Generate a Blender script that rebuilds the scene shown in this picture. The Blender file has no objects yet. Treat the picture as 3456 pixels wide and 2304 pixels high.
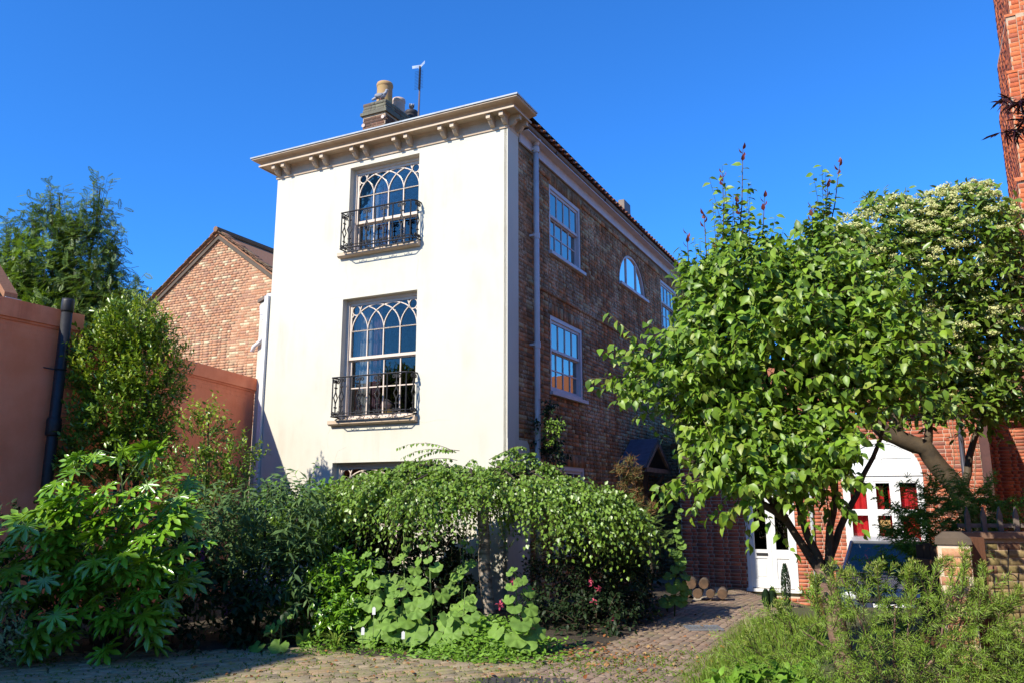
import bpy, math, random
import numpy as np
from mathutils import Vector, Matrix
random.seed(7)
RNG = np.random.default_rng(7)
SC = bpy.context.scene
COL = SC.collection
# ---------------------------------------------------------------- camera, sky, sun, exposure
cam = bpy.data.objects.new('camera', bpy.data.cameras.new('camera'))
COL.objects.link(cam)
cam.location = (0, 0, 1.6)
cam.rotation_euler = (math.radians(101.2), 0, 0)
cam.data.sensor_width = 36
cam.data.lens = 28.336
cam.data.clip_end = 3000
SC.camera = cam
AZ = math.radians(26.48)            # direction in which the house runs away from the viewer
SUN_AZ = math.radians(26.48 + 20.0)  # heading of the sunlight
SUN_EL = math.radians(36)
world = bpy.data.worlds.new('World')
SC.world = world
world.use_nodes = True
wn = world.node_tree
bg = wn.nodes['Background']
sky = wn.nodes.new('ShaderNodeTexSky')
sky.sky_type = 'NISHITA'
sky.sun_disc = False
sky.sun_elevation = SUN_EL
sky.sun_rotation = SUN_AZ + math.pi
sky.altitude = 0
sky.air_density = 1.0
sky.dust_density = 0.3
sky.ozone_density = 4.0
tint = wn.nodes.new('ShaderNodeMix'); tint.data_type = 'RGBA'; tint.blend_type = 'MULTIPLY'
tint.inputs[0].default_value = 1.0
tint.inputs[7].default_value = (0.26, 0.80, 1.43, 1)
wn.links.new(sky.outputs[0], tint.inputs[6])
wn.links.new(tint.outputs[2], bg.inputs['Color'])
bg.inputs['Strength'].default_value = 0.122
sd = bpy.data.lights.new('sun', 'SUN')
sd.energy = 5.0
sd.angle = math.radians(0.53)
sd.color = (1.0, 0.93, 0.80)
sun = bpy.data.objects.new('sun', sd)
COL.objects.link(sun)
LD = Vector((math.sin(SUN_AZ) * math.cos(SUN_EL), math.cos(SUN_AZ) * math.cos(SUN_EL), -math.sin(SUN_EL)))
sun.rotation_euler = LD.to_track_quat('-Z', 'Y').to_euler()
sun.location = (-8, -12, 14)
SC.view_settings.view_transform = 'Standard'
SC.view_settings.look = 'None'
SC.view_settings.exposure = 0.65
SC.view_settings.gamma = 1.0
SC.view_settings.use_curve_mapping = False
SC.cycles.max_bounces = 6
SC.cycles.transparent_max_bounces = 12
SC.cycles.use_denoising = True

# ---------------------------------------------------------------- frames and builders
O = Vector((-0.087, 12.5, 0.0))                       # front right corner of the cream house
FD = Vector((math.cos(AZ), -math.sin(AZ), 0))
SD = Vector((math.sin(AZ), math.cos(AZ), 0))
def h2w(x, y, z=0.0): return O + FD * x + SD * y + Vector((0, 0, z))
def w2h(p):
    d = Vector(p) - O
    return Vector((d.dot(FD), d.dot(SD), p[2]))
OFF = {}
def off(parent):
    return OFF.get(parent.name, Vector((0, 0, 0))) if parent is not None else Vector((0, 0, 0))
def tag(o, label=None, cat=None, group=None, kind=None):
    if label: o['label'] = label
    if cat: o['category'] = cat
    if group: o['group'] = group
    if kind: o['kind'] = kind
    return o
def thing(name, label, cat, base=(0, 0, 0), frame='w', group=None):
    o = bpy.data.objects.new(name, None)
    o.empty_display_size = 0.2
    COL.objects.link(o)
    b = Vector(base)
    if frame == 'h':
        o.location = h2w(*b)
        o.rotation_euler = (0, 0, -AZ)
    else:
        o.location = b
    OFF[o.name] = b
    tag(o, label, cat, group)
    return o
def link(name, me, mat, parent):
    o = bpy.data.objects.new(name, me)
    COL.objects.link(o)
    if mat is not None and len(me.materials) == 0: me.materials.append(mat)
    if parent is not None:
        o.parent = parent
        OFF[o.name] = off(parent)
    return o
class MB:
    def __init__(s): s.v = []; s.f = []
    def add(s, vs, fs):
        b = len(s.v)
        s.v += [tuple(v) for v in vs]
        s.f += [tuple(b + i for i in f) for f in fs]
        return s
    def box(s, x0, x1, y0, y1, z0, z1):
        return s.add([(x0,y0,z0),(x1,y0,z0),(x1,y1,z0),(x0,y1,z0),(x0,y0,z1),(x1,y0,z1),(x1,y1,z1),(x0,y1,z1)],
                     [(0,3,2,1),(4,5,6,7),(0,1,5,4),(1,2,6,5),(2,3,7,6),(3,0,4,7)])
    def pbox(s, P, u0, u1, w0, w1, d0, d1):
        return s.add([P(u0,w0,d0),P(u1,w0,d0),P(u1,w0,d1),P(u0,w0,d1),P(u0,w1,d0),P(u1,w1,d0),P(u1,w1,d1),P(u0,w1,d1)],
                     [(0,3,2,1),(4,5,6,7),(0,1,5,4),(1,2,6,5),(2,3,7,6),(3,0,4,7)])
    def tube(s, pts, r, n=6, cap=True):
        pts = [Vector(p) for p in pts]
        rs = r if isinstance(r, (list, tuple)) else [r] * len(pts)
        b = len(s.v)
        t0 = (pts[1] - pts[0]).normalized()
        a = Vector((0, 0, 1)) if abs(t0.z) < .9 else Vector((1, 0, 0))
        e1 = t0.cross(a).normalized()
        for i, p in enumerate(pts):
            t = (pts[min(i + 1, len(pts) - 1)] - pts[max(i - 1, 0)]).normalized()
            e1 = (e1 - t * e1.dot(t))
            e1 = e1.normalized() if e1.length > 1e-6 else t.orthogonal().normalized()
            e2 = t.cross(e1)
            for k in range(n):
                q = 2 * math.pi * k / n
                s.v.append(tuple(p + (e1 * math.cos(q) + e2 * math.sin(q)) * rs[i]))
        for i in range(len(pts) - 1):
            for k in range(n):
                s.f.append((b+i*n+k, b+i*n+(k+1)%n, b+(i+1)*n+(k+1)%n, b+(i+1)*n+k))
        if cap:
            s.f.append(tuple(b + k for k in reversed(range(n))))
            s.f.append(tuple(b + (len(pts)-1)*n + k for k in range(n)))
        return s
    def prism(s, poly, ext):
        n = len(poly); ext = Vector(ext)
        P = [Vector(p) for p in poly]
        return s.add(P + [p + ext for p in P], [tuple(reversed(range(n))), tuple(range(n, 2*n))] +
                     [(i, (i+1)%n, n+(i+1)%n, n+i) for i in range(n)])
    def lathe(s, prof, c, n=16):
        b = len(s.v); c = Vector(c)
        for r, z in prof:
            for k in range(n):
                q = 2*math.pi*k/n
                s.v.append((c.x + r*math.cos(q), c.y + r*math.sin(q), c.z + z))
        for i in range(len(prof)-1):
            for k in range(n):
                s.f.append((b+i*n+k, b+i*n+(k+1)%n, b+(i+1)*n+(k+1)%n, b+(i+1)*n+k))
        s.f.append(tuple(b+k for k in reversed(range(n))))
        s.f.append(tuple(b+(len(prof)-1)*n+k for k in range(n)))
        return s
    def ball(s, c, r, n=10, m=7):
        c = Vector(c); r = Vector(r) if not isinstance(r, (int, float)) else Vector((r, r, r))
        b = len(s.v)
        for i in range(m + 1):
            t = math.pi * i / m
            for k in range(n):
                q = 2*math.pi*k/n
                s.v.append((c.x + r.x*math.sin(t)*math.cos(q), c.y + r.y*math.sin(t)*math.sin(q), c.z + r.z*math.cos(t)))
        for i in range(m):
            for k in range(n):
                s.f.append((b+i*n+k, b+(i+1)*n+k, b+(i+1)*n+(k+1)%n, b+i*n+(k+1)%n))
        return s
    def build(s, name, mat, parent=None, smooth=False):
        d = off(parent)
        me = bpy.data.meshes.new(name)
        me.from_pydata([(v[0]-d.x, v[1]-d.y, v[2]-d.z) for v in s.v], [], s.f)
        if smooth: me.polygons.foreach_set('use_smooth', [True]*len(me.polygons))
        me.update()
        return link(name, me, mat, parent)
def np_mesh(name, V, F, rnd=None, smooth=False):
    """V (n,3) float, F (m,k) int, rnd (n,) float point attribute"""
    me = bpy.data.meshes.new(name)
    V = np.ascontiguousarray(V, np.float32); F = np.ascontiguousarray(F, np.int32)
    m, k = F.shape
    me.vertices.add(len(V)); me.vertices.foreach_set('co', V.ravel())
    me.loops.add(m*k); me.loops.foreach_set('vertex_index', F.ravel())
    me.polygons.add(m)
    me.polygons.foreach_set('loop_start', np.arange(0, m*k, k, dtype=np.int32))
    if smooth: me.polygons.foreach_set('use_smooth', np.ones(m, bool))
    if rnd is not None:
        a = me.attributes.new('rnd', 'FLOAT', 'POINT')
        a.data.foreach_set('value', np.ascontiguousarray(rnd, np.float32))
    me.update(calc_edges=True)
    return me
def unit(a): return a / np.maximum(np.linalg.norm(a, axis=-1, keepdims=True), 1e-9)
def frames(d, n):
    d = unit(d); n = unit(n - (n*d).sum(-1, keepdims=True)*d); x = np.cross(d, n)
    return np.stack([x, d, n], -1)
def cloud(name, tmpl, pos, R, sc, mat, parent, kind='stuff', smooth=False):
    tv, tf = tmpl
    tv = np.array(tv, float); tf = np.array(tf, int)
    N, T = len(pos), len(tv)
    V = np.einsum('nij,tj->nti', R, tv) * np.asarray(sc).reshape(-1, 1, 1) + pos[:, None, :]
    d = off(parent); V = V.reshape(-1, 3) - np.array(d)
    F = (tf[None] + (np.arange(N)*T)[:, None, None]).reshape(-1, tf.shape[1])
    o = link(name, np_mesh(name, V, F, np.repeat(RNG.random(N), T), smooth), mat, parent)
    if kind: o['kind'] = kind
    return o
def leaf_objects(tmpls, pos, R, sc, mat, parent, name='leaf', smooth=False):
    """single leaves as parts that share a few meshes"""
    mes = []
    for tv, tf in tmpls:
        me = np_mesh(name, np.array(tv), np.array(tf), smooth=smooth); me.materials.append(mat); mes.append(me)
    d = np.array(off(parent)); out = []
    for i in range(len(pos)):
        o = bpy.data.objects.new(name, mes[i % len(mes)]); COL.objects.link(o); o.parent = parent
        m = Matrix.Identity(4); s = float(np.asarray(sc).reshape(-1)[i % np.size(sc)])
        for a in range(3):
            for b in range(3): m[a][b] = R[i][a][b] * s
            m[a][3] = pos[i][a] - d[a]
        o.matrix_basis = m; OFF[o.name] = off(parent); out.append(o)
    return out

# ---------------------------------------------------------------- materials
def nodes(name):
    m = bpy.data.materials.new(name); m.use_nodes = True
    return m, m.node_tree, m.node_tree.nodes['Principled BSDF']
def rgb(c): return (c[0], c[1], c[2], 1)
def mixc(nt, blend, fac, a, b):
    x = nt.nodes.new('ShaderNodeMix'); x.data_type = 'RGBA'; x.blend_type = blend
    for sock, v in ((x.inputs[0], fac), (x.inputs[6], a), (x.inputs[7], b)):
        if hasattr(v, 'is_output'): nt.links.new(v, sock)
        elif isinstance(v, (int, float)): sock.default_value = v
        else: sock.default_value = rgb(v)
    return x.outputs[2]
def noise(nt, scale, detail=4, rough=.6, stretch=None):
    g = nt.nodes.new('ShaderNodeNewGeometry')
    t = nt.nodes.new('ShaderNodeTexNoise')
    t.inputs['Scale'].default_value = scale; t.inputs['Detail'].default_value = detail; t.inputs['Roughness'].default_value = rough
    if stretch:
        mp = nt.nodes.new('ShaderNodeMapping'); mp.inputs['Scale'].default_value = stretch
        nt.links.new(g.outputs['Position'], mp.inputs[0]); nt.links.new(mp.outputs[0], t.inputs['Vector'])
    else: nt.links.new(g.outputs['Position'], t.inputs['Vector'])
    return t.outputs['Fac']
def ramp(nt, fac, stops, interp='LINEAR'):
    r = nt.nodes.new('ShaderNodeValToRGB'); r.color_ramp.interpolation = interp
    e = r.color_ramp.elements
    while len(e) < len(stops): e.new(.5)
    for i, (p, c) in enumerate(stops):
        e[i].position = p; e[i].color = rgb(c) if not isinstance(c, (int, float)) else (c, c, c, 1)
    nt.links.new(fac, r.inputs[0]); return r.outputs[0]
def bump(nt, bs, fac, strength=.3, dist=.01):
    b = nt.nodes.new('ShaderNodeBump'); b.inputs['Strength'].default_value = strength; b.inputs['Distance'].default_value = dist
    nt.links.new(fac, b.inputs['Height']); nt.links.new(b.outputs[0], bs.inputs['Normal'])
def cached(fn):
    store = {}
    def g(name, *a, **k):
        if name not in store: store[name] = fn(name, *a, **k)
        return store[name]
    return g
@cached
def M(name, c, c2=None, rough=.7, scale=3., contrast=(.35, .65), spec=.3, metal=0., bmp=.0, bscale=60., bdist=.005, stretch=None, streak=None):
    m, nt, bs = nodes(name)
    c2 = c2 or tuple(x*.78 for x in c)
    col = ramp(nt, noise(nt, scale, 6, .65, stretch), [(contrast[0], c), (contrast[1], c2)])
    if streak:     # rain streaks and blotches: (strength colour, scale, threshold)
        f = ramp(nt, noise(nt, streak[1], 7, .7, (1, 1, .12)), [(streak[2], 0.), (streak[2]+.22, 1.)])
        f2 = ramp(nt, noise(nt, streak[1]*.35, 4, .6), [(.42, 0.), (.62, 1.)])
        fm = nt.nodes.new('ShaderNodeMath'); fm.operation = 'MULTIPLY'
        nt.links.new(f, fm.inputs[0]); nt.links.new(f2, fm.inputs[1])
        col = mixc(nt, 'MULTIPLY', fm.outputs[0], col, streak[0])
    nt.links.new(col, bs.inputs['Base Color'])
    bs.inputs['Roughness'].default_value = rough; bs.inputs['Metallic'].default_value = metal
    bs.inputs['Specular IOR Level'].default_value = spec
    if bmp: bump(nt, bs, noise(nt, bscale, 5, .7), bmp, bdist)
    return m
def rnd_out(nt):
    a = nt.nodes.new('ShaderNodeAttribute'); a.attribute_name = 'rnd'
    oi = nt.nodes.new('ShaderNodeObjectInfo')
    s = nt.nodes.new('ShaderNodeMath'); s.operation = 'ADD'
    f = nt.nodes.new('ShaderNodeMath'); f.operation = 'FRACT'
    nt.links.new(a.outputs['Fac'], s.inputs[0]); nt.links.new(oi.outputs['Random'], s.inputs[1]); nt.links.new(s.outputs[0], f.inputs[0])
    return f.outputs[0]
@cached
def brickM(name, palette, rough=.85, grain=40., patch=None, patch_scale=1.2, patch_rng=(.55, .68), bmp=.5):
    """palette: list of (position, colour), one flat pick per brick; patch: colour of worn limewash"""
    m, nt, bs = nodes(name)
    col = ramp(nt, rnd_out(nt), palette, 'CONSTANT')
    nz = noise(nt, grain, 5, .7)
    col = mixc(nt, 'MULTIPLY', 1.0, col, ramp(nt, nz, [(.25, .62), (.75, 1.25)]))
    if patch:
        f = ramp(nt, noise(nt, patch_scale, 8, .75), [(patch_rng[0], 0.), (patch_rng[1], 1.)])
        f2 = ramp(nt, noise(nt, 22, 4, .8), [(.42, 0.), (.6, .85)])
        fm = nt.nodes.new('ShaderNodeMath'); fm.operation = 'MULTIPLY'
        nt.links.new(f, fm.inputs[0]); nt.links.new(f2, fm.inputs[1])
        col = mixc(nt, 'MIX', fm.outputs[0], col, patch)
    nt.links.new(col, bs.inputs['Base Color'])
    bs.inputs['Roughness'].default_value = rough; bs.inputs['Specular IOR Level'].default_value = .2
    bump(nt, bs, nz, bmp, .006)
    return m
@cached
def leafM(name, cols, rough=.45, trans=.25, spec=.4, coat=0.):
    m, nt, bs = nodes(name)
    n = len(cols)
    col = ramp(nt, rnd_out(nt), [(i/(n-1) if n > 1 else 0, c) for i, c in enumerate(cols)])
    col = mixc(nt, 'MULTIPLY', 1.0, col, ramp(nt, noise(nt, 9, 3), [(.3, .75), (.7, 1.2)]))
    nt.links.new(col, bs.inputs['Base Color'])
    bs.inputs['Roughness'].default_value = rough; bs.inputs['Specular IOR Level'].default_value = spec
    bs.inputs['Coat Weight'].default_value = coat; bs.inputs['Coat Roughness'].default_value = .15
    tr = nt.nodes.new('ShaderNodeBsdfTranslucent')
    nt.links.new(mixc(nt, 'MULTIPLY', 1.0, col, (1.15, 1.25, .5)), tr.inputs['Color'])
    mx = nt.nodes.new('ShaderNodeMixShader'); mx.inputs[0].default_value = trans
    nt.links.new(bs.outputs[0], mx.inputs[1]); nt.links.new(tr.outputs[0], mx.inputs[2])
    nt.links.new(mx.outputs[0], nt.nodes['Material Output'].inputs['Surface'])
    return m
@cached
def glassM(name, refl=.16, tintc=(.8, .85, .9), rough=.0):
    m, nt, bs = nodes(name)
    nt.nodes.remove(bs)
    t = nt.nodes.new('ShaderNodeBsdfTransparent'); t.inputs[0].default_value = rgb(tintc)
    g = nt.nodes.new('ShaderNodeBsdfGlossy'); g.inputs['Roughness'].default_value = rough; g.inputs['Color'].default_value = (.85, .79, .70, 1)
    lw = nt.nodes.new('ShaderNodeFresnel'); lw.inputs['IOR'].default_value = 1.5
    ad = nt.nodes.new('ShaderNodeMath'); ad.operation = 'ADD'; ad.use_clamp = True; ad.inputs[1].default_value = refl
    nt.links.new(lw.outputs[0], ad.inputs[0])
    mx = nt.nodes.new('ShaderNodeMixShader')
    nt.links.new(ad.outputs[0], mx.inputs[0]); nt.links.new(t.outputs[0], mx.inputs[1]); nt.links.new(g.outputs[0], mx.inputs[2])
    # faint waviness of old crown glass
    b = nt.nodes.new('ShaderNodeBump'); b.inputs['Strength'].default_value = .04; b.inputs['Distance'].default_value = .02
    nt.links.new(noise(nt, 3.5, 2), b.inputs['Height']); nt.links.new(b.outputs[0], g.inputs['Normal'])
    nt.links.new(mx.outputs[0], nt.nodes['Material Output'].inputs['Surface'])
    return m

CREAM = M('cream_render', (.545, .52, .435), (.515, .485, .40), rough=.85, scale=.9, contrast=(.45, .8), bmp=.3, bscale=35, bdist=.004, streak=((.84, .82, .78), 2.2, .46))
CREAM2 = CREAM
TRIM = M('stone_colour_paint', (.52, .40, .285), (.44, .335, .235), rough=.6, scale=5, bmp=.1)
SASHM = M('cream_gloss_paint', (.62, .52, .43), (.54, .45, .37), rough=.4, scale=8)
LILAC = M('lilac_white_paint', (.54, .49, .49), (.45, .41, .42), rough=.45, scale=4)
WHITE = M('white_plastic', (.66, .66, .65), (.60, .60, .60), rough=.3, scale=4)
IRON = M('black_iron', (.011, .011, .012), (.022, .021, .022), rough=.5, scale=20, spec=.35, bmp=.15)
LEAD = M('grey_lead', (.42, .45, .47), (.30, .33, .36), rough=.55, scale=8)
GUTTER = M('brown_gutter', (.16, .115, .085), (.10, .075, .06), rough=.5, scale=5)
MORTAR = M('grey_mortar', (.24, .19, .125), (.13, .10, .065), rough=.95, scale=6, bmp=.3)
MORTARL = M('pale_mortar', (.46, .34, .23), (.37, .27, .18), rough=.95, scale=8, bmp=.3)
MORTARW = M('cream_mortar', (.55, .46, .36), (.45, .37, .28), rough=.95, scale=8, bmp=.3)
SALMON = M('salmon_paint', (.92, .29, .145), (.82, .225, .10), rough=.8, scale=1.7, contrast=(.36, .66), bmp=.5, bscale=14, bdist=.012, streak=((.68, .60, .60), 1.6, .52))
SALMON2 = M('salmon_coping_paint', (.92, .30, .15), (.78, .215, .10), rough=.8, scale=2.6, bmp=.4, bscale=25, streak=((.66, .58, .58), 3., .52))
GLASS = glassM('window_glass', .0, (.7, .74, .78))
GLASSS = glassM('side_window_glass', .33, (.35, .38, .42))
ROOM = M('dark_room_wallpaper', (.11, .085, .075), (.035, .025, .03), rough=.9, scale=7, contrast=(.45, .55))
CURT = M('pale_curtain', (.50, .47, .42), (.40, .37, .33), rough=.9, scale=3)
PINK = M('mauve_curtain', (.30, .16, .18), (.22, .11, .13), rough=.9, scale=3)
TILE = brickM('clay_pantile', [(0, (.20, .085, .05)), (.3, (.30, .12, .06)), (.6, (.24, .10, .065)), (.85, (.14, .085, .06))])
TILED = brickM('mossy_clay_tile', [(0, (.22, .125, .075)), (.35, (.30, .15, .085)), (.65, (.17, .11, .07)), (.85, (.25, .18, .10))])
SLATE = M('blue_slate', (.075, .095, .14), (.045, .055, .085), rough=.32, scale=9, spec=.6)
BRICK_SIDE = brickM('old_dark_brick', [(0, (.18, .085, .036)), (.25, (.28, .12, .048)), (.48, (.37, .145, .052)), (.62, (.22, .12, .052)), (.78, (.40, .28, .14)), (.9, (.46, .18, .065))], patch=(.70, .56, .38), patch_scale=1.1, patch_rng=(.46, .66))
BRICK_GABLE = brickM('pink_brick', [(0, (.44, .215, .12)), (.2, (.48, .26, .15)), (.4, (.38, .20, .125)), (.56, (.51, .29, .17)), (.7, (.42, .27, .16)), (.84, (.58, .45, .28)), (.92, (.45, .22, .12))], bmp=.35, grain=25)
BRICK_RED = brickM('red_brick', [(0, (.40, .115, .062)), (.3, (.33, .092, .052)), (.55, (.46, .15, .08)), (.75, (.30, .10, .062)), (.9, (.24, .10, .075))], bmp=.3)
BRICK_TOWER = brickM('orange_red_brick', [(0, (.50, .135, .05)), (.3, (.43, .105, .042)), (.6, (.55, .165, .065)), (.85, (.36, .10, .05))], bmp=.35)
BRICK_PILLAR = brickM('pillar_brick', [(0, (.46, .22, .12)), (.35, (.52, .27, .15)), (.65, (.38, .18, .11)), (.85, (.46, .31, .2))], bmp=.4)
BRICK_CHIM = brickM('chimney_brick', [(0, (.12, .065, .042)), (.4, (.095, .055, .04)), (.7, (.14, .07, .045))], patch=(.14, .13, .10), patch_rng=(.52, .75))
LICHEN = brickM('lichened_brick', [(0, (.13, .12, .09)), (.5, (.16, .15, .105)), (.8, (.13, .09, .065))], patch=(.22, .22, .15), patch_scale=4, patch_rng=(.5, .6))
BRICK_YELLOW = brickM('shaded_mossy_yellow_brick', [(0, (.22, .17, .07)), (.4, (.26, .19, .09)), (.7, (.22, .12, .07))])  # mossy brick, palette darkened to stand in for shade by the gate
SETT = brickM('stone_sett', [(0, (.27, .21, .135)), (.3, (.33, .255, .165)), (.6, (.22, .175, .12)), (.8, (.33, .225, .135))], patch=(.20, .21, .045), patch_scale=3, patch_rng=(.42, .60), bmp=.5)
PAVER = brickM('path_brick', [(0, (.26, .18, .125)), (.35, (.29, .205, .145)), (.65, (.22, .165, .12)), (.85, (.31, .225, .16))], patch=(.20, .20, .05), patch_scale=2, patch_rng=(.5, .68), bmp=.4)
YARD = M('pale_gritty_yard', (.40, .33, .24), (.32, .26, .185), rough=.95, scale=2, bmp=.4, bscale=40)
SOIL = M('dark_soil', (.040, .030, .022), (.07, .055, .035), rough=.95, scale=7, bmp=.6, bscale=30, bdist=.03)
JOINT = M('mossy_joint', (.15, .17, .045), (.10, .09, .045), rough=.95, scale=6, bmp=.5, bscale=50, bdist=.02)
TURF = M('turf_base', (.075, .095, .03), (.09, .075, .04), rough=.95, scale=4, bmp=.6, bscale=40, bdist=.02)
BARK = M('brown_bark', (.075, .055, .040), (.035, .027, .02), rough=.9, scale=14, bmp=.8, bscale=45, bdist=.02)
BARKC = M('cherry_bark', (.27, .17, .125), (.10, .055, .04), rough=.6, scale=12, bmp=.7, bscale=30, bdist=.015, stretch=(.4, .4, 4.))
BARKB = M('birch_bark', (.36, .30, .24), (.12, .09, .07), rough=.7, scale=9, contrast=(.42, .62), bmp=.6, bscale=30, bdist=.01, stretch=(.5, .5, 3.))
BARKP = M('smooth_grey_bark', (.10, .072, .042), (.045, .034, .022), rough=.7, scale=6, bmp=.4, bscale=25, bdist=.01)
TWIG = M('thin_twig', (.10, .065, .04), (.06, .04, .025), rough=.8)
STEM = M('green_stem', (.13, .20, .05), (.10, .15, .04), rough=.6)
# ---------------------------------------------------------------- ground, lane and path
def sstep(a, b, x):
    t = min(1, max(0, (x - a)/(b - a))); return t*t*(3 - 2*t)
def gz(x, y):
    return -.42*sstep(4.3, 6.0, x)*sstep(10.8, 13., y) - .14*sstep(12.5, 17, y)
def ground_sheet():
    xs = sorted(set(list(np.linspace(-12, 14, 53)) + [-400, -120, -40, -20, 20, 40, 120, 400]))
    ys = sorted(set(list(np.linspace(-4, 26, 61)) + [-300, -60, -20, -10, 34, 60, 140, 500, 1500]))
    mb = MB()
    mb.v = [(x, y, gz(x, y) - .03) for y in ys for x in xs]
    n = len(xs)
    mb.f = [(j*n+i, j*n+i+1, (j+1)*n+i+1, (j+1)*n+i) for j in range(len(ys)-1) for i in range(n-1)]
    o = mb.build('ground', YARD, smooth=True); o['kind'] = 'structure'
    return o
ground_sheet()
bed = MB()
bx_ = [-9, -6.5, -5, -3.9, -2.2, -1.1, .3, 1.0, 1.75, 2.6, 3.1]
bn_ = [8.4, 8.5, 8.7, 8.98, 9.08, 8.5, 8.57, 9.3, 10.85, 12.7, 14.3]
for x_, y_ in zip(bx_, bn_): bed.v += [(x_, y_, -.004), (x_, y_ + .35, .02), (x_, 16.5, .02)]
bed.f = [f for i in range(len(bx_)-1) for f in ((3*i, 3*i+3, 3*i+4, 3*i+1), (3*i+1, 3*i+4, 3*i+5, 3*i+2))]
bed = bed.build('flower_bed', SOIL, smooth=True); bed['kind'] = 'structure'
CAMH = w2h((0, 0, 1.6))
BOX = ([(-.5,-.5,-.5),(.5,-.5,-.5),(.5,.5,-.5),(-.5,.5,-.5),(-.5,-.5,.5),(.5,-.5,.5),(.5,.5,.5),(-.5,.5,.5)],
       [(0,3,2,1),(4,5,6,7),(0,1,5,4),(1,2,6,5),(2,3,7,6),(3,0,4,7)])
# a slightly pillowed block: inset top with softened edge
PILLOW = ([(-.5,-.5,-.5),(.5,-.5,-.5),(.5,.5,-.5),(-.5,.5,-.5),(-.5,-.5,.25),(.5,-.5,.25),(.5,.5,.25),(-.5,.5,.25),
           (-.455,-.42,.5),(.455,-.42,.5),(.455,.42,.5),(-.455,.42,.5)],
          [(0,1,5,4),(1,2,6,5),(2,3,7,6),(3,0,4,7),(4,5,9,8),(5,6,10,9),(6,7,11,10),(7,4,8,11),(8,9,10,11)])
def place_pieces(part, items, tmpl, mat, name, indiv, cam, prefer=None, smooth=False, stuff_name=None):
    """items: list of (centre Vector, axis x*len, axis y*len, axis z*len). The nearest ones become parts, the rest one mesh"""
    d0 = off(part)
    def key(it): return ((it[0] - cam).length + (0 if prefer is None or prefer(it[0]) else 1000))
    items = sorted(items, key=key)
    me = np_mesh(name, np.array(tmpl[0]), np.array(tmpl[1]), smooth=smooth); me.materials.append(mat)
    for c, a, b, z in items[:indiv]:
        o = bpy.data.objects.new(name, me); COL.objects.link(o); o.parent = part
        m = Matrix.Identity(4)
        for r in range(3): m[r][0], m[r][1], m[r][2], m[r][3] = a[r], b[r], z[r], c[r] - d0[r]
        o.matrix_basis = m; OFF[o.name] = d0
    rest = items[indiv:]
    if rest:
        tv = np.array(tmpl[0]); tf = np.array(tmpl[1])
        C = np.array([list(i[0] - d0) for i in rest]); A = np.array([[list(i[1]), list(i[2]), list(i[3])] for i in rest])
        V = np.einsum('tk,nkj->ntj', tv, A) + C[:, None, :]
        F = (tf[None] + (np.arange(len(rest))*len(tv))[:, None, None]).reshape(-1, tf.shape[1])
        o = link(stuff_name or name + '_courses', np_mesh(name + '_courses', V.reshape(-1, 3), F, np.repeat(RNG.random(len(rest)), len(tv))), mat, part)
        o['kind'] = 'stuff'
def cut(a, b, holes):
    segs = [(a, b)]
    for h0, h1 in holes:
        ns = []
        for s, e in segs:
            if h1 <= s or h0 >= e: ns.append((s, e)); continue
            if h0 > s: ns.append((s, h0))
            if h1 < e: ns.append((h1, e))
        segs = ns
    return [s for s in segs if s[1]-s[0] > .035]
def bricks(part, P, w0, w1, bounds, mat, indiv, holes=(), ch=.075, bl=.225, joint=.010, proud=.007, flemish=True, prefer=None, extra=(), hole_fn=None, cam=None, name='brick'):
    rects = list(extra)
    n = int((w1 - w0)/ch); hd = bl/2 + .002
    for i in range(n):
        a = w0 + i*ch; mid = a + ch/2
        lo, hi = bounds(mid)
        if hi - lo < .03: continue
        hs = [(h[0], h[1]) for h in holes if h[2] < mid < h[3]]
        if hole_fn:
            q = hole_fn(mid)
            if q: hs.append(q)
        u = lo - random.random()*.02 - (hd*.75 if i % 2 else 0)
        k = i % 2
        while u < hi:
            L = (bl if (k % 2 == 0 or not flemish) else hd); k += 1
            for s, e in cut(max(u, lo), min(u + L, hi), hs):
                rects.append((s + joint/2, e - joint/2, a + joint/2, a + ch - joint/2))
            u += L
    o3 = Vector(P(0, 0, 0)); U = Vector(P(1, 0, 0)) - o3; W = Vector(P(0, 1, 0)) - o3; D = Vector(P(0, 0, 1)) - o3
    N = W.cross(U); items = []
    for s, e, a, b in rects:
        if e - s < .012: continue
        pr = proud*random.uniform(.5, 1.5); dz = random.uniform(-.0015, .0015)
        c = o3 + U*((s+e)/2) + W*((a+b)/2 + dz) + D*((.03 - pr)/2)
        items.append((c, U*(e-s), N*(.03+pr), W*(b-a)))
    place_pieces(part, items, BOX, mat, name, indiv, cam or CAMH, prefer)
PFRONT = lambda y0: (lambda u, w, d: (u, y0 + d, w))
PSIDE = lambda x0: (lambda u, w, d: (x0 - d, u, w))       # wall that faces to the right
PLEFT = lambda x0: (lambda u, w, d: (x0 + d, u, w))       # wall that faces to the left

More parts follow.
